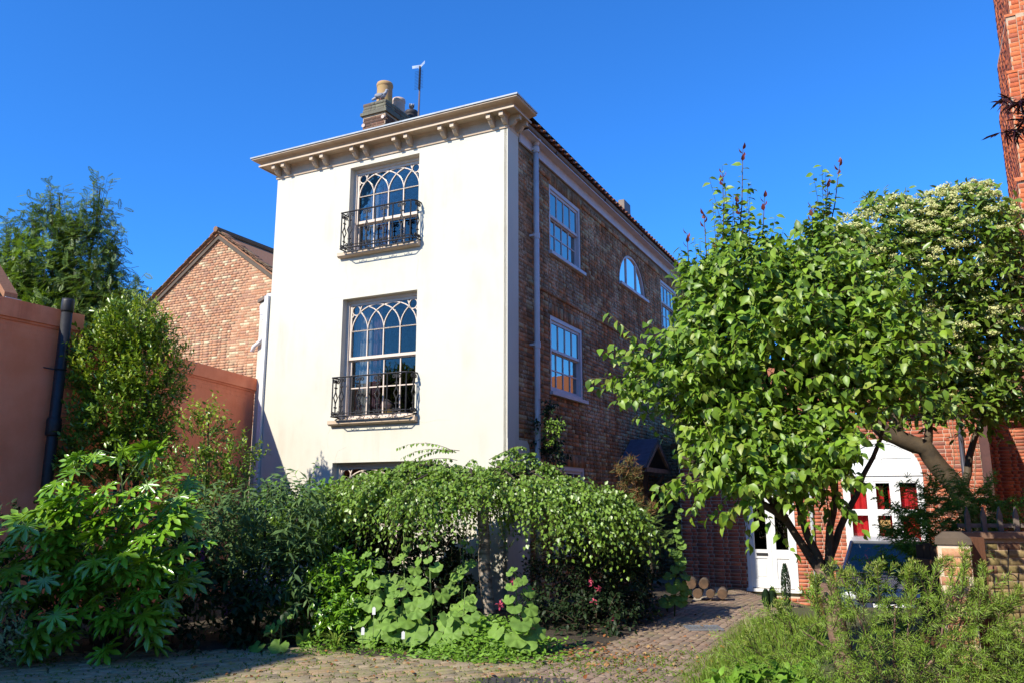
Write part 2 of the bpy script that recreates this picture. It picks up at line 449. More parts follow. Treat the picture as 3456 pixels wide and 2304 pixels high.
# lane of setts in front
lane = MB().add([(-9, 5.2, -.012), (2.7, 5.2, -.012), (2.7, 9.6, -.012), (-9, 9.9, -.012)], [(0, 1, 2, 3)]).build('lane', JOINT)
lane['kind'] = 'structure'
def bed_edge(x): return float(np.interp(x, [-9, -3.9, -2.2, -1.1, .3, 2.5], [8.7, 9.02, 9.12, 8.55, 8.62, 9.3]))
items = []
ra = math.radians(62); RU = Vector((math.sin(ra), math.cos(ra), 0)); RV = Vector((-RU.y, RU.x, 0))
v = -6.0
row = 0
while v < 12:
    hgt = random.uniform(.095, .115)
    u = -8 + random.random()*.2
    while u < 14:
        L = random.uniform(.17, .29)
        c = RU*(u + L/2) + RV*(v + hgt/2)
        lx = w2h(c).x
        if 5.9 < c.y < bed_edge(c.x) + .25 and -6.5 < c.x < 2.4 and lx < 2.2 and not (-.32 < c.x < .55 and c.y < 7.93):
            t = random.uniform(-.012, .012); t2 = random.uniform(-.03, .03)
            c.z = -.008 + random.uniform(-.004, .006)
            items.append((c, RU*(L-.014) + Vector((0, 0, t)), RV*(hgt-.014) + Vector((0, 0, t2*.2)), Vector((0, 0, .05))))
        u += L
    v += hgt
place_pieces(lane, items, PILLOW, SETT, 'sett', 300, Vector((-.8, 7.4, 0)), lambda c: c.y > 7.62, stuff_name='sett_rows')

# brick path beside the house, running back to the white door
path = MB(); YS = [-6.5, -3, 0, 2, 4, 5.2, 6.68]
def pathpt(lx, ly): w = h2w(lx, ly); return (w.x, w.y, gz(w.x, w.y) - .012)
for y in YS:
    path.v += [pathpt(2.15 - .25*sstep(2, 6, y), y), pathpt(3.75 + .35*sstep(2, 6, y), y)]
path.f = [(2*i, 2*i+1, 2*i+3, 2*i+2) for i in range(len(YS)-1)]
path = path.build('path', JOINT); path['kind'] = 'structure'
items = []
for r in range(20):
    lx = 2.06 + r*.108
    y = -6.5 - random.random()*.2
    while y < 6.6:
        cx, cy = lx + .054, y + .11
        w = h2w(cx, cy)
        if 2.18 - .25*sstep(2, 6, cy) < cx < 3.72 + .3*sstep(2, 6, cy) and w.y > 6.2:
            c = Vector((w.x, w.y, gz(w.x, w.y) - .012 + random.uniform(-.003, .004)))
            items.append((c, FD*.098 + Vector((0, 0, random.uniform(-.003, .003))), SD*.209, Vector((0, 0, .04))))
        y += .219
place_pieces(path, items, PILLOW, PAVER, 'paver', 300, Vector((1.2, 7.2, 0)), lambda c: c.y > 7.62, stuff_name='paver_rows')

verge = MB()
vy = [5.2, 7, 8, 9, 10, 11, 12, 12.8]
for y in vy:
    xl = h2w(3.62, (y - 12.5)/.895).x if False else (1.58 + (y - 7.7)*.435)
    verge.v += [(xl - .25, y, -.018), (xl + .5, y, .02), (7, y, .02)]
verge.f = [f for i in range(len(vy)-1) for f in ((3*i, 3*i+1, 3*i+4, 3*i+3), (3*i+1, 3*i+2, 3*i+5, 3*i+4))]
verge = verge.build('verge', TURF, smooth=True); verge['kind'] = 'structure'

# ---------------------------------------------------------------- the cream house
HX0, HX1, HZ, HY = -4.97, 0.0, 7.76, 12.3
house = thing('cream_house', 'tall three-storey cream rendered house with iron window guards and dark brick flank', 'house', (0, 0, 0), 'h')
def skin(mb, P, us, ws, holes, depth):
    us = sorted(set(us + [h[0] for h in holes] + [h[1] for h in holes])); ws = sorted(set(ws + [h[2] for h in holes] + [h[3] for h in holes]))
    for i in range(len(us)-1):
        for j in range(len(ws)-1):
            cu, cw = (us[i]+us[i+1])/2, (ws[j]+ws[j+1])/2
            if any(h[0] < cu < h[1] and h[2] < cw < h[3] for h in holes): continue
            mb.add([P(us[i], ws[j], 0), P(us[i+1], ws[j], 0), P(us[i+1], ws[j+1], 0), P(us[i], ws[j+1], 0)], [(0, 1, 2, 3)])
    for h in holes:
        c = [(h[0], h[2]), (h[1], h[2]), (h[1], h[3]), (h[0], h[3])]
        for k in range(4):
            a, b = c[k], c[(k+1) % 4]
            mb.add([P(*a, 0), P(*b, 0), P(*b, depth), P(*a, depth)], [(0, 1, 2, 3)])
    return mb
FW = [(-3.22, -1.72, 5.98, 7.60), (-3.27, -1.70, 2.98, 5.12), (-3.35, -1.66, .62, 2.25)]
PF = PFRONT(0.0)
fw = skin(MB(), PF, [HX0, HX1], [-.2, HZ + .4], FW, .30)
fw.add([PF(HX0, -.2, 0), PF(HX0, HZ+.4, 0), (HX0, HY, HZ+.4), (HX0, HY, -.2)], [(0, 1, 2, 3)])
facade = fw.build('facade', CREAM, house)
# hairline cracks in the render below the windows
for pts in ([(-3.2, 5.88), (-3.24, 5.7), (-3.19, 5.52), (-3.22, 5.3)], [(-1.72, 5.86), (-1.69, 5.6), (-1.73, 5.35)], [(-1.66, 2.9), (-1.5, 2.86), (-1.25, 2.9), (-1.0, 2.88)],
            [(-3.42, 2.86), (-3.5, 2.7), (-3.46, 2.5)], [(-3.3, 2.28), (-3.25, 2.45), (-3.05, 2.52)], [(-3.26, 5.13), (-3.4, 5.18), (-3.62, 5.15)]):
    MB().tube([(x, .0015, z) for x, z in pts], .0028, 4).build('render_crack', M('crack_tone', (.50, .44, .36), rough=.95), facade)
# flank wall
arch = (5.62, 7.58, 6.44, 7.28)
SWIN = [(1.72, 3.27, 6.05, 7.36), (1.72, 3.27, 3.50, 4.87), (1.72, 3.27, .72, 2.22), (8.95, 10.5, 6.05, 7.34)]
PS = PSIDE(0.0)
sw = skin(MB(), PS, [.0, HY], [-.4, HZ], SWIN + [arch], .22)
ac, ar, ah = (arch[0]+arch[1])/2, (arch[1]-arch[0])/2, arch[3]-arch[2]
def arc_pt(t): return (ac + ar*math.cos(t), arch[2] + ah*math.sin(t))
for k in range(16):
    t0, t1 = math.pi*k/16, math.pi*(k+1)/16
    a, b = arc_pt(t0), arc_pt(t1)
    sw.add([PS(*a, 0), PS(*b, 0), PS(b[0], arch[3], 0), PS(a[0], arch[3], 0)], [(0, 1, 2, 3)])
    sw.add([PS(*a, 0), PS(*b, 0), PS(*b, .22), PS(*a, .22)], [(0, 1, 2, 3)])
side = sw.build('flank_wall', MORTAR, house)
side['label'] = 'dark weathered brick flank wall'
soldiers = []
for h in SWIN:
    n = 21; w = (h[1]-h[0]+.16)/n
    for k in range(n): soldiers.append((h[0]-.08+k*w+.004, h[0]-.08+(k+1)*w-.004, h[3]+.004, h[3]+.205))
holes2 = [(h[0]-.002, h[1]+.002, h[2]-.07, h[3]) for h in SWIN] + [(h[0]-.085, h[1]+.085, h[3], h[3]+.215) for h in SWIN]
def arch_hole(w):
    if arch[2]-.07 < w <= arch[2]: return (arch[0]-.06, arch[1]+.06)
    if arch[2] < w < arch[3] + .12:
        q = (w - arch[2])/(ah + .12)
        hw = (ar+.11)*math.sqrt(max(0, 1 - q*q)); return (ac-hw, ac+hw)
bricks(side, PS, -.1, 7.62, lambda w: (.80 if w < 2.56 else .40, HY), BRICK_SIDE, 300, holes2, extra=soldiers, hole_fn=arch_hole,
       prefer=lambda c: c.z > 2.75 and (c.y < 1.6 or c.y > 3.4 or 4.95 < c.z < 6) and c.y < 6)
for k in range(27):     # ring of voussoirs over the arched window
    t = math.pi*(k+.5)/27
    p0 = (ac + (ar+.012)*math.cos(t), arch[2] + (ah+.012)*math.sin(t)); p1 = (ac + (ar+.10)*math.cos(t), arch[2] + (ah+.10)*math.sin(t))
    tx, tz = -math.sin(t)*.036, math.cos(t)*.036
    q = [(p0[0]-tx*.9, p0[1]-tz*.9), (p0[0]+tx*.9, p0[1]+tz*.9), (p1[0]+tx, p1[1]+tz), (p1[0]-tx, p1[1]-tz)]
    MB().prism([PS(a, b, -.008) for a, b in q], Vector(PS(0, 0, .03)) - Vector(PS(0, 0, 0))).build('voussoir', BRICK_SIDE, side)
# corbelled strings across the flank
for z in (7.40 - .0, 5.22):
    items = []
    u = .82
    while u < HY - .2:
        if not any(h[0]-.1 < u+.1 < h[1]+.1 and h[2] < z+.03 < h[3]+.21 for h in SWIN):
            items.append((Vector((.012, u+.108, z+.037)), Vector((.05, 0, 0)), Vector((0, .212, 0)), Vector((0, 0, .066))))
        u += .225
    place_pieces(side, items, BOX, BRICK_SIDE, 'string_brick', 60, CAMH)
# back and cap so that the house is a solid
MB().add([(HX0, HY, -.2), (HX1, HY, -.2), (HX1, HY, HZ+.3), (HX0, HY, HZ+.3)], [(0, 1, 2, 3)]).build('rear_wall', MORTAR, house)
# rendered return on the corner with its broader foot
rr = MB().box(-.05, .018, -.0, .40, 2.56, HZ)
foot = [(0, -.2)]
foot = [(.0, -.2), (.80, -.2), (.80, 2.40), (.775, 2.50), (.70, 2.56), (.0, 2.56)]
rr.prism([(-.05, u, w) for u, w in foot], (.072, 0, 0))
rr.build('render_return', CREAM2, house)

def sash_window(root, P, u0, u1, w0, w1, cols, rows_up, rows_lo, rec, mat, glass, split=.5, fwid=.055, trac=None, rise=0., name='window'):
    """box frame, two sliding sashes with glazing bars, and one pane per light"""
    f = MB()
    f.pbox(P, u0, u0+fwid, w0, w1, rec, rec+.13); f.pbox(P, u1-fwid, u1, w0, w1, rec, rec+.13)
    f.pbox(P, u0+fwid, u1-fwid, w1-fwid, w1, rec, rec+.13); f.pbox(P, u0+fwid, u1-fwid, w0, w0+fwid*.8, rec, rec+.14)
    win = f.build(name, mat, root)
    a, b, lo, hi = u0+fwid, u1-fwid, w0+fwid*.8, w1-fwid
    mr = lo + (hi-lo)*split
    st, rl, br = .042, .05, .02
    for (z0, z1, d, rows, nm, tr) in ((mr, hi, rec+.025, rows_up, 'upper_sash', trac), (lo, mr + rl*.6, rec+.068, rows_lo, 'lower_sash', None)):
        z0r = z0 + (rise if nm == 'lower_sash' else 0)
        z1r = z1 + (rise if nm == 'lower_sash' else 0)
        s = MB()
        s.pbox(P, a, a+st, z0r, z1r, d, d+.038); s.pbox(P, b-st, b, z0r, z1r, d, d+.038)
        s.pbox(P, a+st, b-st, z0r, z0r+rl, d, d+.038); s.pbox(P, a+st, b-st, z1r-rl, z1r, d, d+.038)
        ia, ib, ja, jb = a+st, b-st, z0r+rl, z1r-rl
        topw = jb
        if tr: topw = ja + (jb-ja)*tr
        for c in range(1, cols):
            x = ia + (ib-ia)*c/cols
            s.pbox(P, x-br/2, x+br/2, ja, topw, d+.002, d+.034)
        for r in range(1, rows + (1 if tr else 0)):
            z = ja + (topw-ja)*r/rows
            s.pbox(P, ia, ib, z-br/2, z+br/2, d+.004, d+.036)
        if tr and rows == 1: s.pbox(P, ia, ib, topw-br/2, topw+br/2, d+.004, d+.036)
        sa = s.build(nm, mat, win)
        dm = d + .019
        rws = [ja + (topw-ja)*r/rows for r in range(rows+1)]
        for c in range(cols):
            for r in range(rows):
                x0, x1 = ia+(ib-ia)*c/cols, ia+(ib-ia)*(c+1)/cols
                MB().pbox(P, x0+br/2, x1-br/2, rws[r]+(br/2 if r else 0), rws[r+1]-br/2, dm-.002, dm+.002).build('pane', glass, win)
        if tr:
            MB().pbox(P, ia, ib, topw+br/2, jb, dm-.002, dm+.002).build('pane', glass, win)
            bay = (ib-ia)/cols; hh = (jb-topw)*1.0
            t = MB(); hb = .0085
            def bar(pts):
                for (p, q) in zip(pts[:-1], pts[1:]):
                    dx, dz = q[0]-p[0], q[1]-p[1]; L = math.hypot(dx, dz) or 1; nx, nz = -dz/L*hb, dx/L*hb
                    ex, ez = dx/L*.003, dz/L*.003
                    t.prism([P(p[0]+nx-ex, p[1]+nz-ez, d+.004), P(q[0]+nx+ex, q[1]+nz+ez, d+.004), P(q[0]-nx+ex, q[1]-nz+ez, d+.004), P(p[0]-nx-ex, p[1]-nz-ez, d+.004)], Vector(P(0, 0, .03)) - Vector(P(0, 0, 0)))
            for c0, xa, xb in ((1.5, 0, 3), (2.5, 1, 4), (.5, 1, 2), (3.5, 2, 3), (-.5, .5, 1), (4.5, 3, 3.5)):
                pts = []
                for k in range(19):
                    x = xa + (xb-xa)*(.5 - .5*math.cos(math.pi*k/18))
                    q = (x-c0)/1.5
                    pts.append((ia + x*bay, topw + hh*.985*math.sqrt(max(0, 1-q*q))))
                bar(pts)
            r = min(bay*.25, hh*.19)
            for cx, sg in ((ia+r, 1), (ib-r, -1)):
                cz = jb - r
                bar([(cx+r*math.cos(2*math.pi*k/16), cz+r*math.sin(2*math.pi*k/16)) for k in range(17)])
                bar([(cx+sg*r*.8, cz-r*.7), (ia+.5*bay if sg > 0 else ib-.5*bay, topw+hh*.745)])
                bar([(cx+sg*r*1.0, cz+r*.1), (cx+sg*r*1.35, jb)])
                bar([(cx-sg*r*.6, cz-r*.85), (cx-sg*r*.95, cz-r*1.35)])
            t.build('tracery', mat, win)
    return win
def room(root, P, u0, u1, w0, w1, d0, depth, mat=ROOM):
    m = MB(); e = .02; a, b, c, g = u0-e, u1+e, w0-e, w1+e; d1 = d0+depth
    a2, b2, c2, g2 = u0-.5, u1+.5, w0-.35, w1+.25
    m.add([P(a2,c2,d0),P(b2,c2,d0),P(b2,c2,d1),P(a2,c2,d1),P(a2,g2,d0),P(b2,g2,d0),P(b2,g2,d1),P(a2,g2,d1)],
          [(0,3,2,1),(4,5,6,7),(1,2,6,5),(2,3,7,6),(3,0,4,7)])
    m.add([P(a2,c2,d0),P(b2,c2,d0),P(b2,g2,d0),P(a2,g2,d0),P(a,c,d0),P(b,c,d0),P(b,g,d0),P(a,g,d0)], [(0,1,5,4),(1,2,6,5),(2,3,7,6),(3,0,4,7)])
    return m.build('room', mat, root)
def curtain(root, P, u0, u1, w0, w1, d, mat, folds=6, amp=.02):
    m = MB(); n = folds*6
    for k in range(n+1):
        u = u0+(u1-u0)*k/n; dd = d + amp*math.sin(2*math.pi*k/6)
        m.v += [P(u, w0, dd), P(u, w1, dd*1.0)]
    m.f = [(2*k, 2*k+2, 2*k+3, 2*k+1) for k in range(n)]
    return m.build('curtain', mat, root, smooth=True)
for i, (u0, u1, w0, w1) in enumerate(FW):
    sash_window(house, PF, u0, u1, w0, w1, 4, 1 if i != 0 else 1, 2 if i == 1 else 1, .13, SASHM, GLASS,
                split=(.5 if i == 1 else .345), trac=(.5 if i else .53))
    room(house, PF, u0, u1, w0, w1, .301, 1.9)
    if i < 2:
        curtain(house, PF, u0+.03, u0+.40, w0+.05, w1-.02, .36, CURT, 5)
        curtain(house, PF, u0+.38, u0+.58, w0+.05, w1-.02, .40, PINK, 3)
    # sill with weathered nosing
    if i < 2:
        MB().prism([(u0-.15, .0, w0-.005), (u0-.15, -.10, w0-.015), (u0-.15, -.10, w0-.075), (u0-.15, -.06, w0-.10), (u0-.15, .0, w0-.10)], (u1-u0+.22, 0, 0)).build('window_sill', TRIM, house)
        MB().box(u0, u1, .0, .135, w0-.004, w0+.012).build('window_sill', TRIM, house)
# things on the sills inside
MB().lathe([(.0, 0), (.11, .01), (.115, .05), (.10, .09), (.0, .10)], (-2.42, .34, 3.06), 14).build('straw_hat', M('straw', (.62, .36, .10), rough=.8), house, True)
MB().ball((-2.72, .55, 3.22), (.22, .14, .17)).build('cushion', M('pale_cushion', (.5, .42, .40), (.35, .12, .10), rough=.9), house, True)
for (u0, u1, w0, w1) in SWIN:
    sash_window(house, PS, u0, u1, w0, w1, 4, 1, 2, .01, LILAC, GLASSS, split=.55, fwid=.075)
    room(house, PS, u0, u1, w0, w1, .221, 1.2)
    MB().pbox(PS, u0-.06, u1+.10, w0-.065, w0-.002, -.075, .12).build('window_sill', LILAC, house)
# arched window
m = MB(); fwid = .06
N = 20
for k in range(N):
    t0, t1 = math.pi*k/N, math.pi*(k+1)/N
    for rr0, rr1 in ((1., 1-fwid/ar),):
        q = [(ac+ar*rr0*math.cos(t0), arch[2]+ah*rr0*math.sin(t0)), (ac+ar*rr0*math.cos(t1), arch[2]+ah*rr0*math.sin(t1)),
             (ac+ar*rr1*math.cos(t1), arch[2]+ah*rr1*math.sin(t1)), (ac+ar*rr1*math.cos(t0), arch[2]+ah*rr1*math.sin(t0))]
        m.prism([PS(a, b, .02) for a, b in q], Vector(PS(0, 0, .08)) - Vector(PS(0, 0, 0)))
m.pbox(PS, arch[0], arch[1], arch[2], arch[2]+.05, .022, .10)
aw = m.build('arched_window', LILAC, house)
for xx in (-.36, .36):
    hz = ah*math.sqrt(1-(xx/ar)**2)
    MB().pbox(PS, ac+xx-.02, ac+xx+.02, arch[2]+.05, arch[2]+hz-.05, .03, .085).build('mullion', LILAC, aw)
def arch_pane(x0, x1):
    pts = [(x0, arch[2]+.05)]
    n = 10
    top = [(x0+(x1-x0)*k/n) for k in range(n+1)]
    pts = [(x0, arch[2]+.05), (x1, arch[2]+.05)] + [(x, arch[2]+max(.055, (ah-.055)*math.sqrt(max(0, 1-((x-ac)/(ar-.055))**2)))) for x in reversed(top)]
    MB().prism([PS(a, b, .055) for a, b in pts], Vector(PS(0, 0, .004)) - Vector(PS(0, 0, 0))).build('pane', GLASSS, aw)
arch_pane(arch[0]+.06, ac-.38); arch_pane(ac-.34, ac+.34); arch_pane(ac+.38, arch[1]-.06)
room(house, PS, arch[0], arch[1], arch[2], arch[3], .221, 1.2)
MB().pbox(PS, arch[0]-.06, arch[1]+.06, arch[2]-.065, arch[2]-.002, -.075, .12).build('window_sill', LILAC, house)

# bracketed eaves cornice, swept round both front corners
prof = [(.0, 7.70), (.02, 7.70), (.03, 7.745), (.02, 7.76), (.02, 7.87), (.045, 7.90), (.06, 7.925), (.245, 7.925), (.245, 7.905), (.262, 7.905), (.262, 7.935), (.20, 7.942),
        (.195, 7.965), (.205, 7.99), (.235, 8.005), (.29, 8.012), (.335, 8.018), (.358, 8.028), (.36, 8.055), (.0, 8.075)]
def sweep(prof, name, mat, y_l=.40, y_r=.42):
    m = MB(); n = len(prof)
    for ring in range(4):
        for o_, z in prof:
            m.v.append([(HX0-o_, y_l, z), (HX0-o_, -o_, z), (o_, -o_, z), (o_, y_r, z)][ring])
    for r in range(3):
        for k in range(n): m.f.append((r*n+k, r*n+(k+1) % n, (r+1)*n+(k+1) % n, (r+1)*n+k))
    m.f += [tuple(reversed(range(n))), tuple(range(3*n, 4*n))]
    return m.build(name, mat, house)
sweep(prof, 'cornice', TRIM)
sweep([(.0, 8.077), (.372, 8.057), (.378, 8.052), (.38, 8.078), (.0, 8.12)], 'lead_flashing', LEAD)
def bracket(x, w=.075, side_=False, y=None):
    pr = [(0, 7.74), (.04, 7.745), (.08, 7.765), (.115, 7.80), (.135, 7.832), (.15, 7.832), (.205, 7.832), (.205, 7.912), (0, 7.912)]
    m = MB()
    if not side_:
        m.prism([(x-w/2, -.02-o_, z) for o_, z in pr], (w, 0, 0)); m.box(x-w/2-.02, x+w/2+.02, -.24, -.03, 7.9125, 7.924)
    else:
        m.prism([(.02+o_, y-w/2, z) for o_, z in pr], (0, w, 0)); m.box(.03, .24, y-w/2-.02, y+w/2+.02, 7.9125, 7.924)
    m.build('bracket', TRIM, house)
for x in (-4.90, -4.67, -3.98, -3.74, -3.05, -2.81, -2.13, -1.88, -1.18, -.94, -.24, .0): bracket(x)
for y in (.06, .33): bracket(0, side_=True, y=y)
# roof, flank eaves
rz = 8.10
MB().add([(HX0-.3, -.30, rz), (.22, -.30, rz), (.22, HY+.2, rz-.1), (HX0-.3, HY+.2, rz-.1), ((HX0)/2, 2.3, rz+1.15), (HX0/2, HY-2.2, rz+1.15)],
         [(0, 1, 4), (1, 2, 5, 4), (2, 3, 5), (3, 0, 4, 5)]).build('roof', TILE, house)
eav = MB().box(.02, .05, .42, HY+.1, 7.62, 7.80)
eav.build('fascia_board', LILAC, house)
MB().box(.05, .20, .42, HY+.1, 7.80, 7.82).build('soffit_board', LILAC, house)
g = MB()
pf = [(.055*math.cos(math.pi + math.pi*k/8), .055*math.sin(math.pi + math.pi*k/8)) for k in range(9)]
g.prism([(.165+a, .40, 7.90+b) for a, b in pf] + [(.22+.004, .40, 7.905), (.22+.004-.118, .40, 7.905)], (0, HY-.25, 0))
for y in (1.6, 4.2, 6.8, 9.4): g.box(.10, .225, y, y+.04, 7.835, 7.91)
g.build('gutter', GUTTER, house)
me = None
tl = []
y = .62
while y < HY:
    tl.append((Vector((.10, y, 8.02)), Vector((.36, 0, -.19)), Vector((0, .225, 0)), Vector((.02, 0, .05)))); y += .215
PAN = ([(x, yy, zz) for x in (-.5, .5) for yy, zz in ((-.5, .0), (-.25, -.35), (0, .0), (.2, .75), (.38, .9), (.5, .55))] +
       [(x, yy, zz-.3) for x in (-.5, .5) for yy, zz in ((-.5, .0), (-.25, -.35), (0, .0), (.2, .75), (.38, .9), (.5, .55))],
       [(k, k+1, 6+k+1, 6+k) for k in range(5)] + [(12+k, 18+k, 18+k+1, 12+k+1) for k in range(5)] + [(6+k, 6+k+1, 18+k+1, 18+k) for k in range(5)] + [(k+1, k, 12+k, 12+k+1) for k in range(5)])
place_pieces(house, tl, PAN, TILE, 'roof_tile', 300, CAMH)
MB().box(-.02, .12, 5.75, 6.2, 8.15, 8.42).build('roof_vent', GUTTER, house)
MB().prism([(.1, 10.6, 8.1), (.1, 12.7, 8.1), (.1, 12.7, 8.42), (.1, 12.1, 8.5), (.1, 10.9, 8.3)], (-2.2, 0, 0)).build('rear_roof', TILE, house)
# flank downpipe with collars
dp = MB().tube([(.105, .93, z) for z in (.0, 2.5, 5., 7.74)], .048, 10)
dpo = dp.build('downpipe', LILAC, house, True)
for z in (7.66, 6.08, 4.17, 2.2):
    MB().tube([(.105, .93, z-.05), (.105, .93, z+.05)], .061, 10).box(.0, .10, .85, 1.01, z-.018, z+.018).build('pipe_collar', LILAC, dpo)
MB().tube([(.105, .93, 7.74), (.12, .93, 7.80), (.165, .93, 7.86)], .05, 10).build('pipe_collar', LILAC, dpo, True)
# left hand nib of the front with hopper and square pipe
MB().prism([(-5.32, .10, -.2), (-5.32, .10, 5.30), (-4.972, .10, 5.42), (-4.972, .10, -.2)], (0, .9, 0)).build('side_nib', CREAM, house)
MB().prism([(-5.36, .06, 5.305), (-5.36, .06, 5.37), (-4.975, .06, 5.50), (-4.975, .06, 5.43)], (0, .96, 0)).build('nib_coping', GUTTER, house)
MB().box(-5.075, -4.99, -.055, .03, .0, 5.38).build('square_downpipe', WHITE, house)
hp = MB().prism([(-5.22, 0, 5.05), (-5.02, 0, 5.05), (-5.02, 0, 5.22), (-5.24, 0, 5.22)], (0, .095, 0))
hp.prism([(-5.20, .01, 4.95), (-5.05, .01, 4.95), (-5.02, .01, 5.05), (-5.22, .01, 5.05)], (0, .085, 0)).build('rain_hopper', WHITE, house)
MB().tube([(-5.12, .05, 4.97), (-5.12, .05, 4.75), (-5.14, .05, 4.62), (-5.24, .04, 4.52), (-5.36, .04, 4.46), (-5.40, .04, 4.36)], .038, 10).build('waste_pipe', WHITE, house, True)
MB().tube([(-4.97, .05, 5.36), (-5.03, .05, 5.42), (-5.10, .05, 5.42)], .035, 8).build('waste_pipe', WHITE, house, True)

# wrought iron window guards
def spiral(cx, cz, sx, sz, r0=.045, turns=1.25, n=16):
    return [(cx + sx*r0*(1-.78*k/n)*math.cos(2*math.pi*turns*k/n), cz + sz*r0*(1-.78*k/n)*math.sin(2*math.pi*turns*k/n)) for k in range(n+1)]
def ornament(mb, T, h):
    """T(a, z) -> 3d; a sideways from the middle of the bar"""
    def tb(pts, r=.008): mb.tube([T(a, z) for a, z in pts], r*1.25, 5)
    m = h*.5
    tb([(0, .03), (0, m-.11)], .010); tb([(0, m+.11), (0, h-.02)], .010)
    for s in (-1, 1):
        tb([(0, m-.11), (s*.015, m-.07), (s*.05, m), (s*.015, m+.07), (0, m+.11)], .009)
        tb([(0, h-.10), (s*.015, h-.06)] + [(s*(.05)-s*a, z) for a, z in [(q[0], q[1]) for q in spiral(0, h-.06, 1, 1, .038)]], .008)
        tb([(0, .10), (s*.015, .06)] + [(s*(.05)-s*a, z) for a, z in [(q[0], q[1]) for q in spiral(0, .06, 1, -1, .038)]], .008)
        tb([(0, m-.17), (s*.032, m-.17)], .011); tb([(0, m+.17), (s*.032, m+.17)], .011)
def guard(u0, u1, z0, h, proj):
    root = MB()
    yf = -proj
    fr = MB()
    for z, r in ((z0, .013), (z0+h, .014), (z0+.05, .009)):
        fr.tube([(u0, -.0, z), (u0, yf, z), (u1-.07, yf, z), (u1, yf+.07, z), (u1, .0, z)], r, 6)
    g = fr.build('window_guard', IRON, house)
    for k in range(5):
        u = u0+.015 + (u1-u0-.09)*k/4
        MB().tube([(u, yf, z0), (u, yf, z0+h)], .012, 6).build('baluster', IRON, g)
    for k in range(4):
        u = u0+.015 + (u1-u0-.09)*(k+.5)/4
        m = MB(); ornament(m, lambda a, z: (u+a, yf, z0+z), h); m.build('scroll_panel', IRON, g)
    for x in (u0, u1):
        m = MB(); ornament(m, lambda a, z: (x, yf*.5+a, z0+z), h); m.build('scroll_panel', IRON, g)
    # belly of bent strap with small rings under the front
    m = MB()
    m.tube([(u0+.02, -.0, z0-.005), (u0+.06, yf*.8, z0-.055), (u0+.12, yf, z0-.075), (u1-.16, yf, z0-.075), (u1-.08, yf*.8, z0-.055), (u1-.02, 0, z0-.005)], .010, 6)
    for k in range(4):
        uc = u0+.12 + (u1-u0-.28)*(k+.5)/4
        for s in (-.05, .05):
            m.tube([(uc+s+.028*math.cos(math.pi+math.pi*j/8), yf, z0-.035+.028*math.sin(math.pi+math.pi*j/8)) for j in range(9)], .006, 5)
        m.tube([(uc, yf, z0), (uc, yf, z0-.075)], .007, 5)
        m.tube([(uc-.1, yf, z0+.002), (uc-.1, .0, z0+.002)], .007, 5)
    m.build('scroll_strap', IRON, g)
guard(-3.22, -1.66, 5.99, .67, .21)
guard(-3.26, -1.66, 3.02, .67, .21)

# gabled hood over the flank door
hz0, hz1, hs0, hs1, hpj = 2.36, 2.90, 5.2, 6.9, .55
hm = (hs0+hs1)/2
hood = MB()
for sg, s_ in ((-1, hs0), (1, hs1)):
    e_ = s_ + sg*.12; ze = hz0 - .07
    hood.prism([(.02, e_, ze), (hpj+.08, e_, ze), (hpj+.08, hm, hz1), (.02, hm, hz1)], (0, 0, .045))
hood.build('porch_roof', SLATE, house)
pb = MB()
for sg, s_ in ((-1, hs0), (1, hs1)):
    pb.prism([(hpj+.03, s_+sg*.05, hz0-.07), (hpj+.03, s_-sg*.06, hz0-.07), (hpj+.03, hm, hz1-.12), (hpj+.03, hm, hz1-.02)], (.06, 0, 0))
    pb.box(.02, hpj, s_-.04, s_+.04, hz0-.16, hz0-.06)
    pb.tube([(.04, s_, 1.75), (.2, s_, 1.85), (hpj-.05, s_, hz0-.18)], .04, 6)
    pb.box(.02, .10, s_-.05, s_+.05, 1.5, hz0-.06)
pb.box(hpj+.02, hpj+.08, hs0, hs1, hz0-.15, hz0-.06)
pb.build('porch_frame', M('old_oak', (.20, .16, .13), (.12, .09, .07), rough=.8, scale=8, bmp=.4), house)
MB().box(.0, .03, hs0+.3, hs1-.3, 0, 2.15).build('flank_door', M('black_door', (.02, .02, .022), rough=.4), house)

# chimney stack with pots
CX0, CX1, CY0, CY1, CZ1 = -4.76, -4.16, 2.3, 4.1, 10.30
ch = MB().box(CX0, CX1, CY0, CY1, 8.2, CZ1-.30).build('chimney_stack', MORTARL, house)
bricks(ch, PFRONT(CY0), 8.6, CZ1-.30, lambda w: (CX0, CX1), BRICK_CHIM, 100)
bricks(ch, PSIDE(CX1), 8.6, CZ1-.30, lambda w: (CY0, CY1), BRICK_CHIM, 40)
MB().box(CX0-.05, CX1+.05, CY0-.05, CY1+.05, CZ1-.30, CZ1-.23).build('chimney_band', LICHEN, ch)
MB().box(CX0-.0, CX1+.0, CY0-.0, CY1+.0, CZ1-.229, CZ1).build('chimney_cap', MORTAR, ch)
bricks(ch, PFRONT(CY0), CZ1-.226, CZ1+.0, lambda w: (CX0-.01, CX1+.01), LICHEN, 30, proud=.012)
bricks(ch, PSIDE(CX1), CZ1-.226, CZ1+.0, lambda w: (CY0-.01, CY1), LICHEN, 30, proud=.012)
POT = M('terracotta_pot', (.42, .22, .11), (.36, .26, .10), rough=.8, scale=5)
POTP = M('pale_pot', (.50, .38, .30), (.40, .30, .24), rough=.8, scale=5)
POTD = M('black_pot', (.02, .018, .02), (.05, .04, .04), rough=.6, scale=5)
